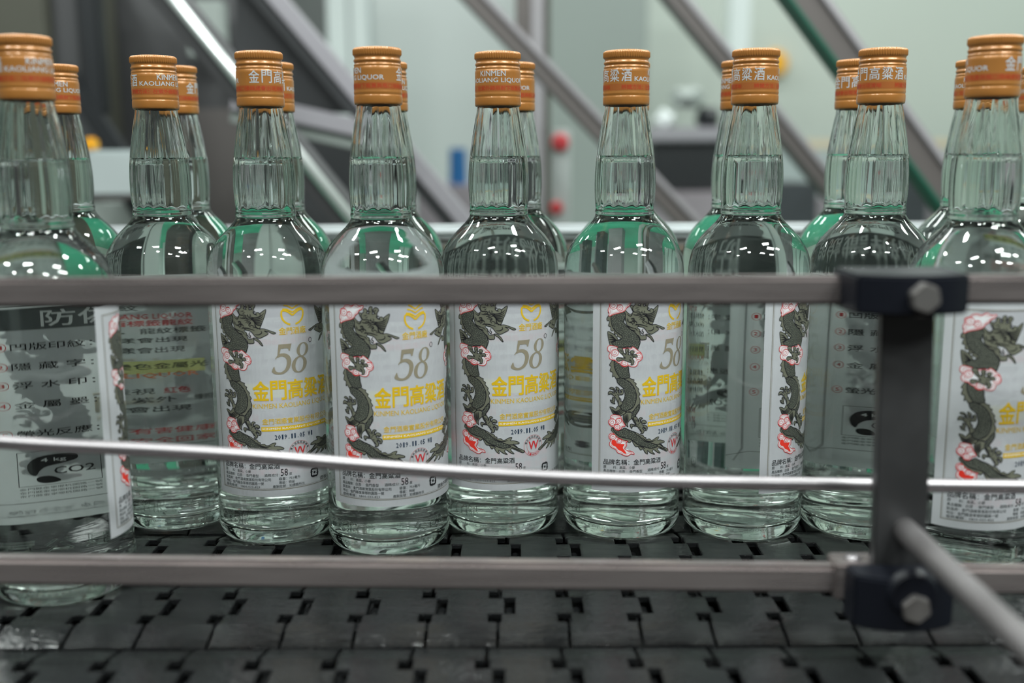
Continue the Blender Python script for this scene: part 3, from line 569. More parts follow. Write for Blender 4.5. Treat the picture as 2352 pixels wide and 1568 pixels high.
def wobble(an, z, r):
    k = sm(0.209, 0.217, z) * (1 - sm(0.272, 0.285, z))
    q = math.sin(7 * an + _ph[0] + 40 * z) + 0.8 * math.sin(13 * an + _ph[1] - 60 * z) + 0.6 * math.sin(22 * an + _ph[2] + 90 * z) + 0.45 * math.sin(37 * an + _ph[3])
    return r * (1 + (0.0022 + 0.0075 * k) * q * (0.35 if z < 0.2 else 1))

SEG = 128
def glass_mesh():
    vs, fs = lathe([(0.0, 0.0052), (0.012, 0.0050), (0.024, 0.0036)] + OUT, SEG, flute)
    v2, f2 = lathe(INN_DRY, SEG, wobble)
    b = len(vs)
    fs += [tuple(b + i for i in f)[::-1] for f in f2]
    vs += v2
    n1 = (len(OUT) + 3 - 1) * SEG; n2 = b + (len(INN_DRY) - 1) * SEG
    for k in range(SEG):
        k2 = (k + 1) % SEG
        fs.append((n1 + k, n1 + k2, n2 + k2, n2 + k))
    me = mesh_from('glass_bottle_body', vs, fs, [M['glass']], smooth=True)
    bm = bmesh.new(); bm.from_mesh(me); bmesh.ops.remove_doubles(bm, verts=[v for v in bm.verts if v.co.xy.length < 1e-5], dist=1e-5); bm.to_mesh(me); bm.free()
    return me
def liquor_mesh():
    prof = [(0.0, 0.0118), (0.010, 0.0112), (0.019, 0.0094)] + INN
    vs, fs = lathe(prof, SEG, wobble)
    n0 = (len(prof) - 1) * SEG; mi = [0] * len(fs)
    rings = [n0]
    for rr, zz in ((0.0152, 0.24645), (0.0130, 0.2463), (0.0, 0.2463)):
        b = len(vs)
        for k in range(SEG):
            a = 2 * math.pi * k / SEG; vs.append((rr * math.cos(a), rr * math.sin(a), zz))
        p = rings[-1]
        for k in range(SEG):
            k2 = (k + 1) % SEG; fs.append((p + k, p + k2, b + k2, b + k)); mi.append(1)
        rings.append(b)
    me = mesh_from('liquor', vs, fs, [M['wet'], M['liquor']], mi, smooth=True)
    bm = bmesh.new(); bm.from_mesh(me); bmesh.ops.remove_doubles(bm, verts=[v for v in bm.verts if v.co.xy.length < 1e-5], dist=1e-5); bm.to_mesh(me); bm.free()
    return me
CAPP = [(0.0000, 0.03415), (0.0120, 0.0341), (0.0138, 0.0338), (0.01445, 0.0330), (0.0146, 0.0322), (0.0146, 0.0300), (0.01445, 0.0293), (0.01395, 0.0287), (0.01375, 0.0280), (0.0139, 0.0273), (0.01435, 0.0268), (0.0144, 0.0262),
        (0.01435, 0.0257), (0.0139, 0.0252), (0.0138, 0.0247), (0.0140, 0.0242), (0.01435, 0.0239), (0.01435, 0.0234), (0.0141, 0.0230), (0.0143, 0.0225), (0.0146, 0.0216), (0.01462, 0.0205), (0.01462, 0.0088), (0.0147, 0.0080), (0.0148, 0.0074),
        (0.0147, 0.0068), (0.01455, 0.0062), (0.01455, 0.0058), (0.0147, 0.0055), (0.0148, 0.0050), (0.0148, 0.0016), (0.0146, 0.0006), (0.0142, 0.0001), (0.0136, 0.0000)]
def cap_mesh():
    def kn(a, z, r):
        return r * (1 + 0.020 * math.sin(a * 60)) if 0.0299 < z < 0.0331 else r
    vs, fs = lathe(CAPP[::-1], 432, kn)
    mi = [0] * len(fs)
    me = mesh_from('screw_cap', vs, fs, [M['cap']], mi, smooth=True)
    bm = bmesh.new(); bm.from_mesh(me); bmesh.ops.remove_doubles(bm, verts=[v for v in bm.verts if v.co.xy.length < 1e-5], dist=1e-5); bm.to_mesh(me); bm.free()
    return me
def wrap_text(items, Rr, name, zoff=0, thick=0.0, step=1.2):
    """items: (text, phi0, phi1, z0, z1, mat, bold) wrapped on radius Rr, optional relief thickness"""
    bm = bmesh.new(); mats = []
    for t, p0, p1, z0, z1, m, bold in items:
        if m not in mats: mats.append(m)
        vs, fs = text_tris(t, bold, 2)
        xs = [v[0] for v in vs]; ys = [v[1] for v in vs]; x0, x1, y0, y1 = min(xs), max(xs), min(ys), max(ys)
        u0, u1 = R(p0) * Rr, R(p1) * Rr
        bv = [bm.verts.new((u0 + (x - x0) / (x1 - x0) * (u1 - u0), z0 + (y - y0) / (y1 - y0) * (z1 - z0), 0)) for x, y in vs]
        sets = [bv]
        if bold:
            for du, dv in ((0.00012, 0), (0.00012, 0.00008), (0, 0.00008)): sets.append([bm.verts.new((v.co.x + du, v.co.y + dv, 0.000006 * len(sets))) for v in bv])
        for bv_ in sets:
            for f in fs:
                try: bm.faces.new([bv_[i] for i in f]).material_index = mats.index(m)
                except ValueError: pass
    us = [v.co.x for v in bm.verts]; u = math.floor(min(us) / step * 1000) * step / 1000
    while u < max(us):
        gm = [e for e in bm.edges if (e.verts[0].co.x - u) * (e.verts[1].co.x - u) < 0]
        if gm:
            fcs = {f for e in gm for f in e.link_faces}; vvs = {v for f in fcs for v in f.verts}; eds = {e for f in fcs for e in f.edges}
            bmesh.ops.bisect_plane(bm, geom=list(vvs) + list(eds) + list(fcs), dist=1e-8, plane_co=(u, 0, 0), plane_no=(1, 0, 0))
        u += step / 1000
    if thick:
        r = bmesh.ops.extrude_face_region(bm, geom=list(bm.faces))
        for v in r['geom']:
            if isinstance(v, bmesh.types.BMVert): v.co.z = thick
    for v in bm.verts:
        a = v.co.x / Rr; r = Rr + v.co.z + zoff
        v.co = (r * math.sin(a), -r * math.cos(a), v.co.y)
    me = bpy.data.meshes.new(name); bm.to_mesh(me); bm.free()
    for m in mats: me.materials.append(m)
    return me
def cap_lettering_mesh():
    W_, Rd = M['cap_white'], M['cap_red']
    it = []
    for i, ch in enumerate('金門高粱酒'): it.append((ch, i * 31 - 12.5, i * 31 + 12.5, 0.0143, 0.0219, W_, 0.012))
    it.append(('KAOLIANG LIQUOR', 144, 313, 0.0140, 0.0173, W_, 0.022)); it.append(('KINMEN', 189, 256, 0.0184, 0.0217, W_, 0.022))
    it.append(('辨識方法：在紫外線照射下瓶蓋與瓶口接縫處會出現清晰', 112, 440, 0.0096, 0.0124, Rd, 0.02))
    it = [i_ for i_ in it]
    return wrap_text(it, 0.01466, 'cap_lettering', 0.00003)
def cap_band_mesh():
    vs, fs = lathe([(0.014645, 0.0090), (0.01465, 0.0131)], 96)
    return mesh_from('cap_red_band', vs, fs, [M['cap_tint']], smooth=True)
def emboss_mesh():
    it = []
    for i, ch in enumerate('金門酒廠實業股份有限公司'): it.append((ch, i * 16.5 - 6.6, i * 16.5 + 6.6, 0.0150, 0.0228, M['glass'], 0.0))
    for k in range(3): it.append(('Product of Kinmen Liquor', k * 120 + 4, k * 120 + 104, 0.0082, 0.0104, M['glass'], 0.0))
    return wrap_text(it, 0.0386, 'embossed_lettering', 0.0, 0.0009)

ME = dict(glass=glass_mesh(), liquor=liquor_mesh(), cap=cap_mesh(), capt=cap_lettering_mesh(), band=cap_band_mesh(), label=paper_sheet(), art=front_artwork(), rev=reverse_artwork(), emb=emboss_mesh())

FRONT, REAR = 'liquor bottles in the front row on the conveyor', 'liquor bottles in the rear row on the conveyor'
def bottle(x, y, phi, kin, label, group, lean=(0, 0), emb=0, dz=0):
    """phi: where the label's left frame line faces; kin: where the cap's first character faces (degrees, 0 = towards -Y)"""
    t = bpy.data.objects.new('liquor_bottle', None); C.objects.link(t)
    t.location = (x, y, 0.0003); t.empty_display_size = 0.05
    tag(t, label, 'bottle', group)
    g = link('glass_body', ME['glass'], t); g.rotation_euler.z = R(phi)
    e = link('embossed_lettering', ME['emb'], g); e.rotation_euler.z = R(emb)
    link('liquor', ME['liquor'], t)
    c = link('screw_cap', ME['cap'], t); c.location = (0, 0, 0.2783); c.rotation_euler.z = R(kin)
    b = link('tinted_band', ME['band'], c); tag(b, 'reddish band round the lower cap')
    tag(link('cap_lettering', ME['capt'], c), 'white and red lettering round the cap')
    l = link('paper_label', ME['label'], t); l.rotation_euler.z = R(phi)
    tag(link('printed_artwork', ME['art'], l), 'green dragons, red clouds, yellow and black lettering')
    rv = link('reverse_print', ME['rev'], l); rv.rotation_euler.z = 113 / 39.2
    tag(rv, 'grey and red notes printed on the inside of the label')
    return t
FB = [(-0.2637, 0.5920, 70.2, -162, 'blurred front bottle nearest the camera at far left, showing label edge and inside print'),
      (-0.2333, 0.7129, 159, -164.7, 'bottle with its label turned away, grey and red inside print seen through the glass'),
      (-0.1583, 0.6869, -46, -1, 'bottle with full dragon label and large white characters centred on its cap'),
      (-0.0813, 0.6661, -43.3, 68, 'sharp bottle standing nearest in the middle of the front row, full dragon label'),
      (-0.0082, 0.6972, -47.2, 124, 'bottle with full dragon label and two lines of Latin letters facing on its cap'),
      (0.0736, 0.6922, -27.6, -129.7, 'bottle whose label starts left of centre, left dragon facing the camera'),
      (0.1546, 0.6877, 10.6, -127, 'bottle with clear glass on the left and only the left dragon showing at right'),
      (0.2346, 0.6877, 22, -99, 'bottle partly behind the upright steel post, numbered inside notes seen through glass'),
      (0.2744, 0.6191, -40.7, 12, 'blurred near bottle at the right edge, beside the upright steel post')]
for i, (x, y, ph, kn, lb) in enumerate(FB): bottle(x, y, ph, kn, lb, FRONT, emb=[-30, 100, -75, -85, -130, 150, 20, 10, 0][i])
RB = [(-0.3230, 0.775, 120, 153, 'rear bottle just behind the blurred bottle at far left'), (-0.2435, 0.793, 40, 56, 'rear bottle behind the bottle with its label turned away'),
      (-0.1680, 0.768, 200, -91, 'rear bottle behind the bottle with large characters centred on its cap'), (-0.0876, 0.767, -20, 170, 'rear bottle almost hidden behind the sharp middle bottle'),
      (0.0027, 0.778, 95, 93, 'rear bottle behind the bottle with Latin letters facing on its cap'), (0.0843, 0.776, 240, 0, 'rear bottle almost fully hidden by the bottle whose left dragon faces the camera'),
      (0.1644, 0.773, 20, 76, 'rear bottle peeping out left of the clear-sided bottle'), (0.2448, 0.768, 60, -82, 'rear bottle peeping out left of the bottle behind the post'),
      (0.3326, 0.776, 130, 113, 'rear bottle left of the blurred bottle at the right edge'), (0.4090, 0.840, 10, 0, 'rear bottle hidden behind the cap at the right edge, only a sliver showing')]
for x, y, ph, kn, lb in RB: bottle(x, y, ph, kn, lb, REAR, emb=random.uniform(0, 360))

# ------------------------------------------------------------------ conveyor: parallel plate chains
PITCHX, WID = 0.0381, 0.0827
def chain_link_mesh():
    h = WID / 2
    y = [h, 0.0205, 0.0105, -0.0105, -0.0205, -h]
    rt = [-0.0009, -0.0056, 0.0032, -0.0056, -0.0009]; lf = [0.0009, 0.0019, 0.0094, 0.0019, 0.0009]
    hx = PITCHX / 2
    bands = [(h, 0.0205, 0), (0.0205, 0.0105, 1), (0.0105, -0.0105, 2), (-0.0105, -0.0205, 3), (-0.0205, -h, 4)]
    out = []
    for ya, yb, k in bands: out += [(hx + rt[k], ya), (hx + rt[k], yb)]
    for ya, yb, k in bands[::-1]: out += [(-hx + lf[k], yb), (-hx + lf[k], ya)]
    bm = prism_bm(out[::-1], -0.0032, 0.0)
    for yy in (0.0235, 0.0330, -0.0235, -0.0330):
        bmesh.ops.bisect_plane(bm, geom=list(bm.verts) + list(bm.edges) + list(bm.faces), dist=1e-7, plane_co=(0, yy, 0), plane_no=(0, 1, 0))
    for v in bm.verts: v.co.z -= 0.0043 * max(0.0, (abs(v.co.y) - 0.0235) / (h - 0.0235))
    # hinge knuckles under the slots
    for y0, y1, cx in ((0.0100, -0.0100, hx + 0.0058), (0.0200, 0.0110, hx - 0.0015), (-0.0110, -0.0200, hx - 0.0015)):
        vs, fs = tube_data([(cx, y0, -0.0085), (cx, y1, -0.0085)], 0.0030, 12)
        b = [bm.verts.new(p) for p in vs]
        for f in fs: bm.faces.new([b[i] for i in f])
    bmesh.ops.recalc_face_normals(bm, faces=bm.faces)
    tops = [e for e in bm.edges if len(e.link_faces) == 2 and abs(e.calc_face_angle(0)) > R(60) and max(v.co.z for v in e.verts) > -0.0045 and abs(e.verts[0].co.z - e.verts[1].co.z) < 0.0028]
    bmesh.ops.bevel(bm, geom=tops, offset=0.00045, segments=2, affect='EDGES', clamp_overlap=True)
    me = bm_mesh('chain_plate', bm, M['belt'], smooth=True)
    return me
LINK = chain_link_mesh()
g1 = at(1294, 1222, Z=0).x; g2 = at(1143, 1455, Z=0).x; g3 = at(1118, 1497, Z=0).x
strands = [(0.4736, g3, 'nearest plate chain of the conveyor, out of focus along the bottom'), (0.5580, g2, 'second plate chain, under the lower guide rail'),
           (0.6424, g1, 'plate chain under the front edge of the bottle row'), (0.7268, g1 + 0.012, 'plate chain hidden beneath the front row of bottles'), (0.8112, g1 - 0.007, 'farthest plate chain beneath the rear row of bottles')]
for Yc, gx, lb in strands:
    t = bpy.data.objects.new('conveyor_chain', None); C.objects.link(t); t.location = (0, Yc, 0)
    tag(t, lb, 'conveyor chain', 'parallel plate chains of the conveyor')
    lim = Yc * 0.62 + 0.06; x = gx + PITCHX / 2
    while x > -lim: x -= PITCHX
    while x < lim:
        o = link('chain_plate', LINK, t); o.location = (x, 0, random.uniform(-0.00025, 0.0)); o.rotation_euler = (R(random.uniform(-0.25, 0.25)), R(random.uniform(-0.3, 0.3)), 0)
        x += PITCHX
bed = bpy.data.objects.new('conveyor_support', None); C.objects.link(bed); bed.location = (0, 0.64, -0.03)
tag(bed, 'dark conveyor frame beneath the plate chains', 'conveyor')
link('bed', bm_mesh('bed', box_bm((0, 0.645, -0.030), (1.9, 0.50, 0.030), Matrix.Translation((0, -0.64, 0.03))), M['belt_dark']), bed)
for yy in (0.388, 0.900): link('side_plate', bm_mesh('side_plate', box_bm((0, yy - 0.64, -0.045), (1.9, 0.006, 0.09)), M['post'], 0.0008), bed)
for xx in (-0.8, 0.8):
    for yy in (0.41, 0.88): link('leg', bm_mesh('leg', box_bm((xx, yy - 0.64, -0.45), (0.04, 0.04, 0.82)), M['post'], 0.002), bed)

# ------------------------------------------------------------------ guide rails in front of the bottles
def bar_between(name, p0, p1, hgt, dep, m, parent=None, bevel=0.0021):
    """a square bar whose front top edge runs p0 -> p1"""
    p0, p1 = Vector(p0), Vector(p1); d = p1 - p0; L_ = d.length
    bm = bmesh.new(); bmesh.ops.create_cube(bm, size=1, matrix=Matrix.Translation((L_ / 2, dep / 2, -hgt / 2)) @ Matrix.Diagonal((L_, dep, hgt, 1)))
    q = d.to_track_quat('X', 'Z').to_matrix().to_4x4()
    bmesh.ops.transform(bm, matrix=q, verts=bm.verts)
    o = link(name, bm_mesh(name, bm, m, bevel, smooth=True, seg=4), parent)
    if parent: o.location = p0 - parent.location
    else: o.location = p0
    return o
a = at(0, 640, Y=0.498); b = at(1900, 634, Y=0.498); dd = (b - a) / (b.x - a.x)
tag(bar_between('guide_rail', a - dd * 0.12, b + dd * 0.34, 0.0140, 0.0095, M['rail']), 'upper square steel guide rail crossing in front of the bottle shoulders', 'rail')
a = at(0, 1284, Y=0.498); b = at(1900, 1302, Y=0.498); dd = (b - a) / (b.x - a.x)
tag(bar_between('guide_rail', a - dd * 0.12, b + dd * 0.34, 0.0142, 0.0095, M['rail']), 'lower square steel guide rail just above the plate chains', 'rail')
# thin bent rod
pts = [at(x, y, Y=0.531) for x, y in ((-250, 990), (0, 1017), (240, 1027), (480, 1039), (700, 1057), (1000, 1082), (1300, 1098), (1600, 1108), (2000, 1113), (2350, 1117), (2700, 1122))]
pp = []
for i in range(len(pts) - 1):
    for k in range(5): pp.append(pts[i].lerp(pts[i + 1], k / 5))
pp.append(pts[-1])
for _ in range(8): pp = [pp[0]] + [(pp[i - 1] + pp[i] * 2 + pp[i + 1]) / 4 for i in range(1, len(pp) - 1)] + [pp[-1]]
vs, fs = tube_data(pp, 0.0037, 24)
tag(link('guide_rod', mesh_from('guide_rod', vs, fs, [M['rod']], smooth=True)), 'thin round steel rod dipping across the middle of the bottle labels', 'rod')
# upright post
pt = at(2087, 735, Y=0.489); pb = at(2067, 1300, Y=0.489)
ax = (pt - pb).normalized()
top_p = pt + ax * 0.012; low_p = pb - ax * 0.027
bm = bmesh.new(); Lp = (top_p - low_p).length
bmesh.ops.create_cube(bm, size=1, matrix=Matrix.Translation((0, 0.004, Lp / 2)) @ Matrix.Diagonal((0.0250, 0.008, Lp, 1)))
xa = Vector((1, 0, 0)); ya = ax.cross(xa).normalized(); xa = ya.cross(ax).normalized()
bmesh.ops.transform(bm, matrix=Matrix((xa, ya, ax)).transposed().to_4x4(), verts=bm.verts)
tag(o := link('upright_post', bm_mesh('upright_post', bm, M['post'], 0.0007)), 'flat dull steel upright post holding the rail clamps at right', 'post')
o.location = low_p

# clamps: black plastic blocks with a bowed front, a hex bolt and a washer
def hex_bolt(parent, loc, r=0.0075, L_=0.006, name='hex_bolt', tilt=0.2):
    bm = bmesh.new()
    bmesh.ops.create_cone(bm, cap_ends=True, segments=6, radius1=r, radius2=r * 0.94, depth=L_, matrix=Matrix.Rotation(math.pi / 2, 4, 'X') @ Matrix.Rotation(tilt, 4, 'Z'))
    bolt = link(name, bm_mesh(name, bm, M['bolt'], 0.0006), parent); bolt.location = loc
    bm = bmesh.new(); bmesh.ops.create_cone(bm, cap_ends=True, segments=32, radius1=r * 1.22, radius2=r * 1.22, depth=0.0012, matrix=Matrix.Rotation(math.pi / 2, 4, 'X'))
    wa = link('washer', bm_mesh('washer', bm, M['bolt'], 0.0002), bolt); wa.location = (0, L_ / 2 + 0.0006, 0)
    return bolt
def clamp(name, x0, x1, z0, z1, yb, yf, bow, label, bolt_at):
    t = bpy.data.objects.new(name, None); C.objects.link(t); t.location = ((x0 + x1) / 2, yb, z0)
    tag(t, label, 'clamp', 'black clamps on the upright post')
    w2 = (x1 - x0) / 2; d = yb - yf
    pts = [(-w2, 0), (w2, 0), (w2, -d * 0.75)]
    for i in range(13):
        k = i / 12; xx = w2 * 0.97 - 2 * w2 * 0.97 * k
        pts.append((xx, -d - bow * (1 - (2 * k - 1) ** 2)))
    pts.append((-w2, -d * 0.75))
    body = link('clamp_body', bm_mesh('clamp_body', prism_bm(pts, 0, z1 - z0), M['black'], 0.0012, smooth=True), t)
    bx, bz = bolt_at
    hex_bolt(t, (bx - t.location.x, yf - bow - yb - 0.0012, bz - z0))
    return t
tl = at(1972, 632, Y=0.474); br = at(2232, 722, Y=0.474); bo = at(2136, 688, Y=0.462)
clamp('rail_clamp', tl.x - 0.0004, br.x, br.z, tl.z, 0.5115, 0.4760, 0.0065, 'black plastic clamp with hex bolt on top of the upright post, holding the upper rail', (bo.x, bo.z))
tl = at(1962, 1322, Y=0.474); br = at(2190, 1438, Y=0.474); bo = at(2108, 1402, Y=0.462)
c2 = clamp('rail_clamp', tl.x, br.x, br.z, tl.z, 0.4885, 0.4740, 0.0075, 'black plastic clamp with hex bolt at the foot of the upright post', (bo.x, bo.z))
# boss under the lower bolt
bm = bmesh.new(); bmesh.ops.create_cone(bm, cap_ends=True, segments=32, radius1=0.0125, radius2=0.0105, depth=0.004, matrix=Matrix.Rotation(math.pi / 2, 4, 'X'))
bs = link('bolt_boss', bm_mesh('bolt_boss', bm, M['black'], 0.0006), c2); bs.location = (bo.x - c2.location.x - 0.001, 0.4740 - 0.0070 - 0.4885, bo.z - c2.location.z + 0.006)
# steel sleeve on the lower rail with a screw
a = at(1921, 1296, Y=0.4955); b = at(2016, 1378, Y=0.4955)
sl = bpy.data.objects.new('rail_sleeve', None); C.objects.link(sl); sl.location = (a.x, 0.4955, b.z)
tag(sl, 'square steel sleeve with a round screw on the lower rail, left of the post', 'bracket')
bm = box_bm(((b.x - a.x) / 2, 0.0085, (a.z - b.z) / 2), (b.x - a.x, 0.017, a.z - b.z))
link('sleeve_body', bm_mesh('sleeve_body', bm, M['rail'], 0.001), sl)
bm = bmesh.new(); bmesh.ops.create_uvsphere(bm, u_segments=24, v_segments=12, radius=0.0044); bmesh.ops.scale(bm, vec=(1, 1, 0.5), verts=bm.verts)
sw = link('round_screw', bm_mesh('round_screw', bm, M['rod'], smooth=True), sl); sw.location = ((b.x - a.x) / 2, 0.0085, a.z - b.z)
# black collars where the rails enter the clamps
for (px, py0, py1, lb) in ((1941, 634, 712, 'upper'),):
    a = at(px, py0, Y=0.4958); b = at(px + 34, py1, Y=0.4958)
    bm = box_bm(((b.x - a.x) / 2, 0.0085, (a.z - b.z) / 2), (b.x - a.x, 0.018, a.z - b.z))
    o = link('rail_collar', bm_mesh('rail_collar', bm, M['black'], 0.001)); o.location = (a.x, 0.4950, b.z)
    tag(o, 'thin black collar on the upper rail beside the clamp', 'collar')
# support rod running from the post towards the camera
p0 = at(2078, 1216, Y=0.489)
vs, fs = tube_data([(p0.x, 0.508, p0.z), (p0.x, 0.47, p0.z), (p0.x - 0.001, 0.30, p0.z + 0.0006), (p0.x - 0.0015, 0.16, p0.z + 0.001)], 0.0058, 32)
tag(link('support_rod', mesh_from('support_rod', vs, fs, [M['rail_matte'] if 'rail_matte' in M else M['rod']], smooth=True)), 'blurred round support rod running from the post towards the lower right corner', 'rod')

# ------------------------------------------------------------------ far guide rail behind the bottles
fr = bpy.data.objects.new('guide_rail', None); C.objects.link(fr); fr.location = (0, 0.905, 0.18)
tag(fr, 'bright steel guide rail running behind both rows of bottles', 'rail')
link('rail_bar', bm_mesh('rail_bar', box_bm((0, 0.006, 0.004), (1.9, 0.014, 0.0125)), M['rail_far'], 0.005, smooth=True, seg=4), fr)
link('backing_strip', bm_mesh('backing_strip', box_bm((0, 0.010, -0.016), (1.9, 0.004, 0.026)), M['strip_far'], 0.0005), fr)
link('backing_strip', bm_mesh('backing_strip', box_bm((0, 0.006, -0.0115), (1.9, 0.004, 0.005)), M['strip_brown'], 0.0005), fr)
for xx in (-0.75, 0.75): link('rail_stand', bm_mesh('rail_stand', box_bm((xx, 0.012, -0.135), (0.02, 0.01, 0.27)), M['post'], 0.001), fr)

# ------------------------------------------------------------------ the hall behind, out of focus
def slab(name, x0, y0, x1, y1, Y, dep, m, label=None, cat=None, parent=None, bevel=0.003, group=None, kind=None):
    """an upright box standing at depth Y, dep deep, sized by what it spans in the view"""
    a = at(x0, y0, Y=Y); b = at(x1, y1, Y=Y)
    cx, cz = (a.x + b.x) / 2, (a.z + b.z) / 2
    me = bm_mesh(name, box_bm((0, dep / 2, 0), (abs(b.x - a.x), dep, abs(a.z - b.z))), m, bevel)
    o = link(name, me, parent); o.location = Vector((cx, Y, cz)) - (parent.location if parent else Vector())
    return tag(o, label, cat, group, kind)
def beam(name, pxs, Y, wpx, dep, m, label, strips=(), group='slanting steel beams behind the conveyor'):
    """straight square beam between two sight lines at depth Y; strips = (offset px, width px, proud m, material, part name)"""
    a = at(*pxs[0], Y=Y); b = at(*pxs[1], Y=Y); d = (b - a).normalized(); n = Vector((d.z, 0, -d.x))
    if n.z < 0: n = -n      # n points up-right, across the beam
    k = Y / F_PX * 1.01
    root = bpy.data.objects.new(name, None); C.objects.link(root); root.location = (a + b) / 2
    tag(root, label, 'beam', group)
    def piece(nm, off, wd, y0, dp, mm):
        L2 = (b - a).length / 2 * 1.55
        Mx = Matrix((d, Vector((0, 1, 0)), n)).transposed().to_4x4()
        bm = box_bm((0, y0 + dp / 2, off * k), (2 * L2, dp, wd * k), Mx)
        if mm is G['shine']:  # round, so the added highlight tube catches the lamps
            vs, fs = tube_data([-d * L2 + n * off * k + Vector((0, y0, 0)), d * L2 + n * off * k + Vector((0, y0, 0))], wd * k / 2, 24)
            bm.free(); link(nm, mesh_from(nm, vs, fs, [mm], smooth=True), root); return
        link(nm, bm_mesh(nm, bm, mm, 0.0015), root)
    piece('beam_body', 0, wpx, 0, dep, m)
    for off, wd, proud, mm, nm in strips: piece(nm, off, wd, -proud, dep * 0.6 + proud, mm)
    return root
Z0 = -0.95
G = {}
G['wall'] = mat('pale_green_wall_paint', (0.51, 0.56, 0.51), 0.7, noise=0.05, nscale=1.5)
G['grey_wall'] = mat('grey_panel_paint', (0.30, 0.335, 0.315), 0.65, noise=0.10, nscale=1.2)
G['grey_wall2'] = mat('light_grey_panel_paint', (0.50, 0.53, 0.52), 0.65, noise=0.06, nscale=1.2)
G['white'] = mat('white_sheet', (0.72, 0.77, 0.76), 0.6)
G['floor'] = mat('grey_brown_floor', (0.05, 0.042, 0.040), 0.4, noise=0.15, nscale=3)
G['floor_green'] = mat('green_epoxy_floor', (0.03, 0.26, 0.15), 0.28, noise=0.15, nscale=3)
G['mach'] = mat('grey_machine_steel', (0.085, 0.085, 0.088), 0.45, metal=0.4, noise=0.15, nscale=3)
G['mach2'] = mat('dark_machine_steel', (0.05, 0.052, 0.055), 0.45, metal=0.3, noise=0.15, nscale=4)
G['brown'] = mat('brown_grey_steel', (0.095, 0.085, 0.082), 0.5, metal=0.3, noise=0.15, nscale=4)
G['olive'] = mat('olive_grey_cabinet', (0.065, 0.065, 0.05), 0.5, noise=0.1)
G['blk'] = mat('dark_gap_and_device_black', (0.008, 0.010, 0.012), 0.5)  # shade of the machine's dark gap; also the black device and bundle
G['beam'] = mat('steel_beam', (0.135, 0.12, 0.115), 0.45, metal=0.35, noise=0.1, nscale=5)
G['beam_lt'] = mat('lit_edge_and_light_bar', (0.42, 0.40, 0.42), 0.35, metal=0.4)  # pale steel painting the beams' lit upper faces; also the light bar
G['shine'] = mat('highlight_tube_steel', (0.90, 0.95, 0.93), 0.30, metal=0.7)  # near-white, carries the highlight along the left beam
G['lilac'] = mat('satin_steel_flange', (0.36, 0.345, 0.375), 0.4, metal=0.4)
G['greenp'] = mat('green_guard_strip', (0.012, 0.11, 0.07), 0.5)
G['redp'] = mat('red_button', (0.62, 0.05, 0.06), 0.5)
G['bluep'] = mat('blue_plastic', (0.01, 0.10, 0.27), 0.45)
G['yel'] = mat('yellow_plastic', (0.85, 0.42, 0.02), 0.45)
G['tan'] = mat('tan_ledge', (0.52, 0.44, 0.31), 0.6)
G['pale'] = mat('pale_blue_grey_paint', (0.40, 0.45, 0.45), 0.6, noise=0.12, nscale=3)
G['dirty'] = mat('dark_clutter_grey', (0.035, 0.04, 0.045), 0.5, noise=0.4, nscale=12)
G['mauve'] = mat('mauve_grey_box', (0.25, 0.22, 0.24), 0.5, noise=0.2, nscale=8)

G['wall_dark'] = mat('dark_front_partition', (0.022, 0.020, 0.020), 0.6)
def room(name, c, d, m): 
    o = link(name, bm_mesh(name, box_bm((0, 0, 0), d), m)); o.location = c; tag(o, kind='structure'); return o
room('floor', (0, 1.0, Z0 - 0.05), (9, 8, 0.1), G['floor'])
room('floor', (0, 3.05, Z0 + 0.004), (9, 3.9, 0.008), G['floor_green'])
room('wall_back', (0, 4.65, 0.6), (9, 0.1, 3.1), G['wall'])
room('wall_front', (0, -2.6, -0.1), (9, 0.1, 1.7), G['wall_dark'])
room('wall_left', (-4.45, 1.0, 0.2), (0.1, 7.2, 2.3), G['grey_wall'])
room('wall_right', (4.45, 1.0, 0.2), (0.1, 7.2, 2.3), G['wall'])
def standing(name, x0, x1, ytop, Y, dep, m, label, cat, ybot=None):
    a = at(x0, ytop, Y=Y); b = at(x1, ytop, Y=Y); zt = a.z
    zb = Z0 if ybot is None else at(x0, ybot, Y=Y).z
    me = bm_mesh(name, box_bm((0, dep / 2, (zt - zb) / 2), (b.x - a.x, dep, zt - zb)), m, 0.004)
    o = link(name, me); o.location = ((a.x + b.x) / 2, Y, zb)
    return tag(o, label, cat)
# wall panels of the back of the hall
def panel_thing(name, x0, x1, Y, m, label, stripes=()):
    a = at(x0, -60, Y=Y); b = at(x1, -60, Y=Y)
    t = bpy.data.objects.new(name, None); C.objects.link(t); t.location = ((a.x + b.x) / 2, Y, Z0); tag(t, label, 'panel')
    H_ = a.z - Z0 + 0.1
    link('panel_board', bm_mesh('panel_board', box_bm((0, 0.02, H_ / 2), (b.x - a.x, 0.04, H_)), m, 0.003), t)
    for s0, s1, mm, nm in stripes:
        p = at(s0, 0, Y=Y).x; q = at(s1, 0, Y=Y).x
        o = link(nm, bm_mesh(nm, box_bm((0, -0.015, H_ / 2), (q - p, 0.03, H_)), mm, 0.003), t); o.location.x = (p + q) / 2 - t.location.x
    return t
panel_thing('wall_panel', 850, 1240, 4.2, G['grey_wall2'], 'pale grey partition panel behind the middle bottles', [])
panel_thing('wall_panel', 1240, 1490, 4.1, G['grey_wall'], 'darker grey-green partition panel right of the upright frame')
panel_thing('strip_curtain', 640, 850, 3.6, G['pale'], 'white strip curtain hanging in pale vertical bands', [(700, 742, G['white'], 'curtain_strip'), (752, 800, G['white'], 'curtain_strip'), (806, 846, G['white'], 'curtain_strip')])
standing('pipe', 1680, 1728, -80, 4.0, 0.07, G['white'], 'pale vertical duct on the green wall', 'duct', 150)
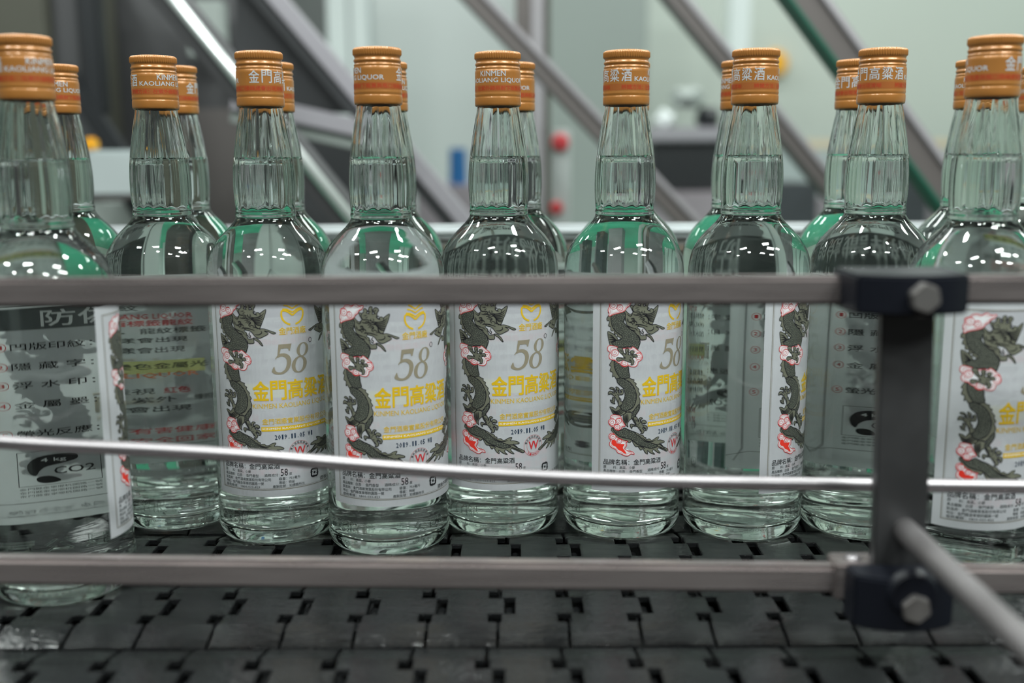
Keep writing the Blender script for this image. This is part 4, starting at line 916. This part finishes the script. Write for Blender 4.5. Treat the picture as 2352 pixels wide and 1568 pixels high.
# lower wall ledge and pale lower wall on the right
standing('wall_ledge', 1800, 2600, 322, 3.9, 0.25, G['tan'], 'tan ledge along the green wall at right', 'ledge', 342)
standing('lower_wall', 1700, 2700, 345, 3.6, 0.4, G['pale'], 'long pale blue-grey lower half of the wall below the tan ledge', 'cabinet')
# left: machine body
standing('machine_cabinet', -330, 92, -150, 1.68, 0.3, G['olive'], 'olive-grey machine cabinet behind the far left bottle', 'cabinet')
standing('machine_column', 92, 168, -150, 1.7, 0.1, G['mach'], 'grey steel machine column with a vertical sheen, far left', 'column')
mc = standing('filling_machine', 150, 660, -150, 2.0, 0.4, G['mach'], 'large grey steel machine housing behind the left bottles', 'machine')
standing('dark_gap_strip', 166, 212, -150, 1.66, 0.03, G['blk'], 'black strip put in for the dark gap running down the machine', 'dark gap', 262)  # shade of the gap put in as a solid black strip
beam('slanting_gap_strip', [(185, 225), (345, 470)], 1.65, 34, 0.03, G['blk'], 'short black slanting strip put in for the dark gap at the left of the machine', [(-34, 30, 0.0, G['mach2'], 'grey_lining')])  # same shaded gap carried on downwards as a slanting black strip
standing('parts_bin', 168, 318, 345, 1.5, 0.12, G['pale'], 'pale translucent bin under the slanting dark gap, left', 'bin', 452)
standing('bin_shelf', 168, 330, 452, 1.48, 0.16, G['brown'], 'thin shelf carrying the pale bin', 'shelf', 462)
slab('orange_knob', 190, 315, 212, 348, 1.5, 0.03, G['yel'], 'small orange tag beside the pale bin', 'tag', bevel=0.004)
standing('lower_guard', 168, 330, 466, 1.69, 0.08, G['grey_wall'], 'grey guard plate below the pale bin', 'guard')
standing('inspection_window', 425, 512, 0, 1.92, 0.03, G['grey_wall'], 'pale square inspection window in the machine housing', 'window plate', 132)
standing('guard_plate', 400, 700, 250, 1.9, 0.08, G['brown'], 'brown-grey guard plate behind the second and third bottles', 'guard')
# triangular dark guard under the second beam
a3 = [at(x, y, Y=1.55) for x, y in ((540, -60), (610, -60), (822, 262), (640, 252), (540, 200))]
me = bm_mesh('dark_guard', prism_bm([(p.x - a3[0].x, p.z - a3[0].z) for p in a3], 0, 0.03, Matrix.Rotation(math.pi / 2, 4, 'X')), G['mach2'], 0.002)
o = link('dark_guard', me); o.location = (a3[0].x, 1.58, a3[0].z); tag(o, 'dark triangular guard plate under the lilac-edged beam', 'guard')
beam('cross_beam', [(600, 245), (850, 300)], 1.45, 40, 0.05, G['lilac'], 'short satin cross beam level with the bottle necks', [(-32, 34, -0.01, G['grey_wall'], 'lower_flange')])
standing('dark_housing', 655, 850, 312, 1.75, 0.2, G['mach2'], 'nearly black motor housing below the short cross beam', 'housing', 600)
# slanting beams
beam('slanting_beam', [(290, -118), (840, 560)], 1.25, 60, 0.05, G['mach'], 'slanting beam with its dazzling highlight built in as a pale tube, left of centre', [(14, 26, 0.012, G['shine'], 'highlight_tube')])  # the beam's highlight is added as a near-white round tube
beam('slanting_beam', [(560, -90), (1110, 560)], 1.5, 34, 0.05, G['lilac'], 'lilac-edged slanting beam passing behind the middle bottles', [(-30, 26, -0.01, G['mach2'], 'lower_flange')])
beam('slanting_beam', [(1040, -60), (1640, 570)], 1.6, 46, 0.05, G['beam'], 'brown-grey slanting beam crossing the upright frame at centre', [(16, 12, 0.006, G['beam_lt'], 'lit_edge')])  # paler strip paints the lit upper face, likewise on the next two beams
beam('slanting_beam', [(1490, -85), (2010, 550)], 1.7, 40, 0.05, G['beam'], 'slanting beam between the two clear-necked bottles, right of centre', [(14, 12, 0.006, G['beam_lt'], 'lit_edge')])
beam('slanting_beam', [(1800, -85), (2270, 560)], 1.35, 62, 0.06, G['beam'], 'widest slanting beam with a green lower edge, at right', [(26, 16, 0.006, G['beam_lt'], 'lit_edge'), (-34, 9, 0.004, G['greenp'], 'green_strip')])
# upright frame
up = bpy.data.objects.new('upright_bars', None); C.objects.link(up); p = at(1205, 520, Y=1.85); up.location = (p.x, 1.85, Z0); tag(up, 'upright steel frame of two vertical bars at centre', 'frame')
for x0, x1, m_, nm in ((1183, 1220, G['beam'], 'dark_bar'), (1220, 1250, G['beam_lt'], 'light_bar'), (1250, 1264, G['olive'], 'thin_bar')):
    a = at(x0, -150, Y=1.85); b = at(x1, -150, Y=1.85)
    o = link(nm, bm_mesh(nm, box_bm((0, 0.02, (a.z - Z0) / 2), (b.x - a.x, 0.04, a.z - Z0)), m_, 0.002), up); o.location.x = (a.x + b.x) / 2 - p.x
def ball(name, px, py, Y, rpx, m, label, cat, sz=1.0):
    r = rpx * Y / F_PX; bm = bmesh.new(); bmesh.ops.create_cone(bm, cap_ends=True, segments=28, radius1=r, radius2=r * 0.7, depth=r * 0.9, matrix=Matrix.Rotation(math.pi / 2, 4, 'X'))
    o = link(name, bm_mesh(name, bm, m, r * 0.2, smooth=True)); o.location = at(px, py, Y=Y); o.scale.z = sz
    return tag(o, label, cat)
ball('emergency_button', 1287, 328, 1.95, 21, G['redp'], 'red push button right of the upright frame', 'button')
ball('red_lamp', 1278, 478, 1.95, 16, G['redp'], 'faint red lamp low beside the upright frame', 'lamp')
standing('button_pillar', 1266, 1312, 296, 1.957, 0.05, G['grey_wall2'], 'narrow pale pillar carrying the red button and lamp', 'pillar')
ball('yellow_wheel', 1784, 146, 4.575, 29, G['yel'], 'yellow-orange round object behind the cap of the clear-sided bottle', 'wheel', 1.1)
bm = bmesh.new(); bmesh.ops.create_cone(bm, cap_ends=True, segments=32, radius1=0.022, radius2=0.020, depth=0.08)
o = link('blue_canister', bm_mesh('blue_canister', bm, G['bluep'], 0.003, smooth=True)); o.location = at(1052, 385, Y=2.6); o.scale = (1, 1, 1.15); tag(o, 'blurred blue canister between the middle bottles', 'canister')
standing('work_bench', 955, 1180, 425, 2.55, 0.3, G['mauve'], 'mauve-grey bench under the blue canister', 'bench')
# black device on a shelf with odds and ends on top
standing('device_plinth', 1490, 1665, 292, 2.4, 0.25, G['lilac'], 'satin grey top plate of the black device', 'plate', 326)
dv = standing('control_device', 1500, 1658, 326, 2.42, 0.25, G['blk'], 'black control device behind the two right-of-centre bottles', 'device', 440)
standing('device_stand', 1505, 1700, 440, 2.4, 0.3, G['mauve'], 'mauve-grey stand under the black control device', 'stand')
for i, (px, py, w_, h_, m_, lb) in enumerate(((1528, 276, 36, 40, G['white'], 'white bundle on the control device'), (1626, 272, 44, 46, G['blk'], 'black bundle on the control device'), (1577, 225, 62, 40, G['grey_wall'], 'grey hose coil on the control device'))):
    bm = bmesh.new(); bmesh.ops.create_icosphere(bm, subdivisions=3, radius=1)
    for v in bm.verts: v.co *= 1 + 0.18 * math.sin(5 * v.co.x + i) * math.cos(4 * v.co.z)
    k = 2.5 / F_PX
    bmesh.ops.scale(bm, vec=(w_ * k * 0.6, 0.04, h_ * k * 0.6), verts=bm.verts)
    o = link('loose_bundle', bm_mesh('loose_bundle', bm, m_, smooth=True)); o.location = at(px, py, Y=2.5); tag(o, lb, 'bundle', 'odds and ends on the control device')
# dark clutter low on the right
for i, (x0, x1, y0, m_, lb) in enumerate(((1780, 1880, 420, G['dirty'], 'dark low box between the right bottles'), (1845, 1905, 455, G['mauve'], 'mauve low box beside the dark box'), (2060, 2135, 405, G['dirty'], 'dark low crate left of the bottle at the right edge'), (2125, 2190, 440, G['mauve'], 'mauve low crate at far right'))):
    standing('low_box', x0, x1, y0, 2.5 + 0.15 * i, 0.25, m_, lb, 'box')
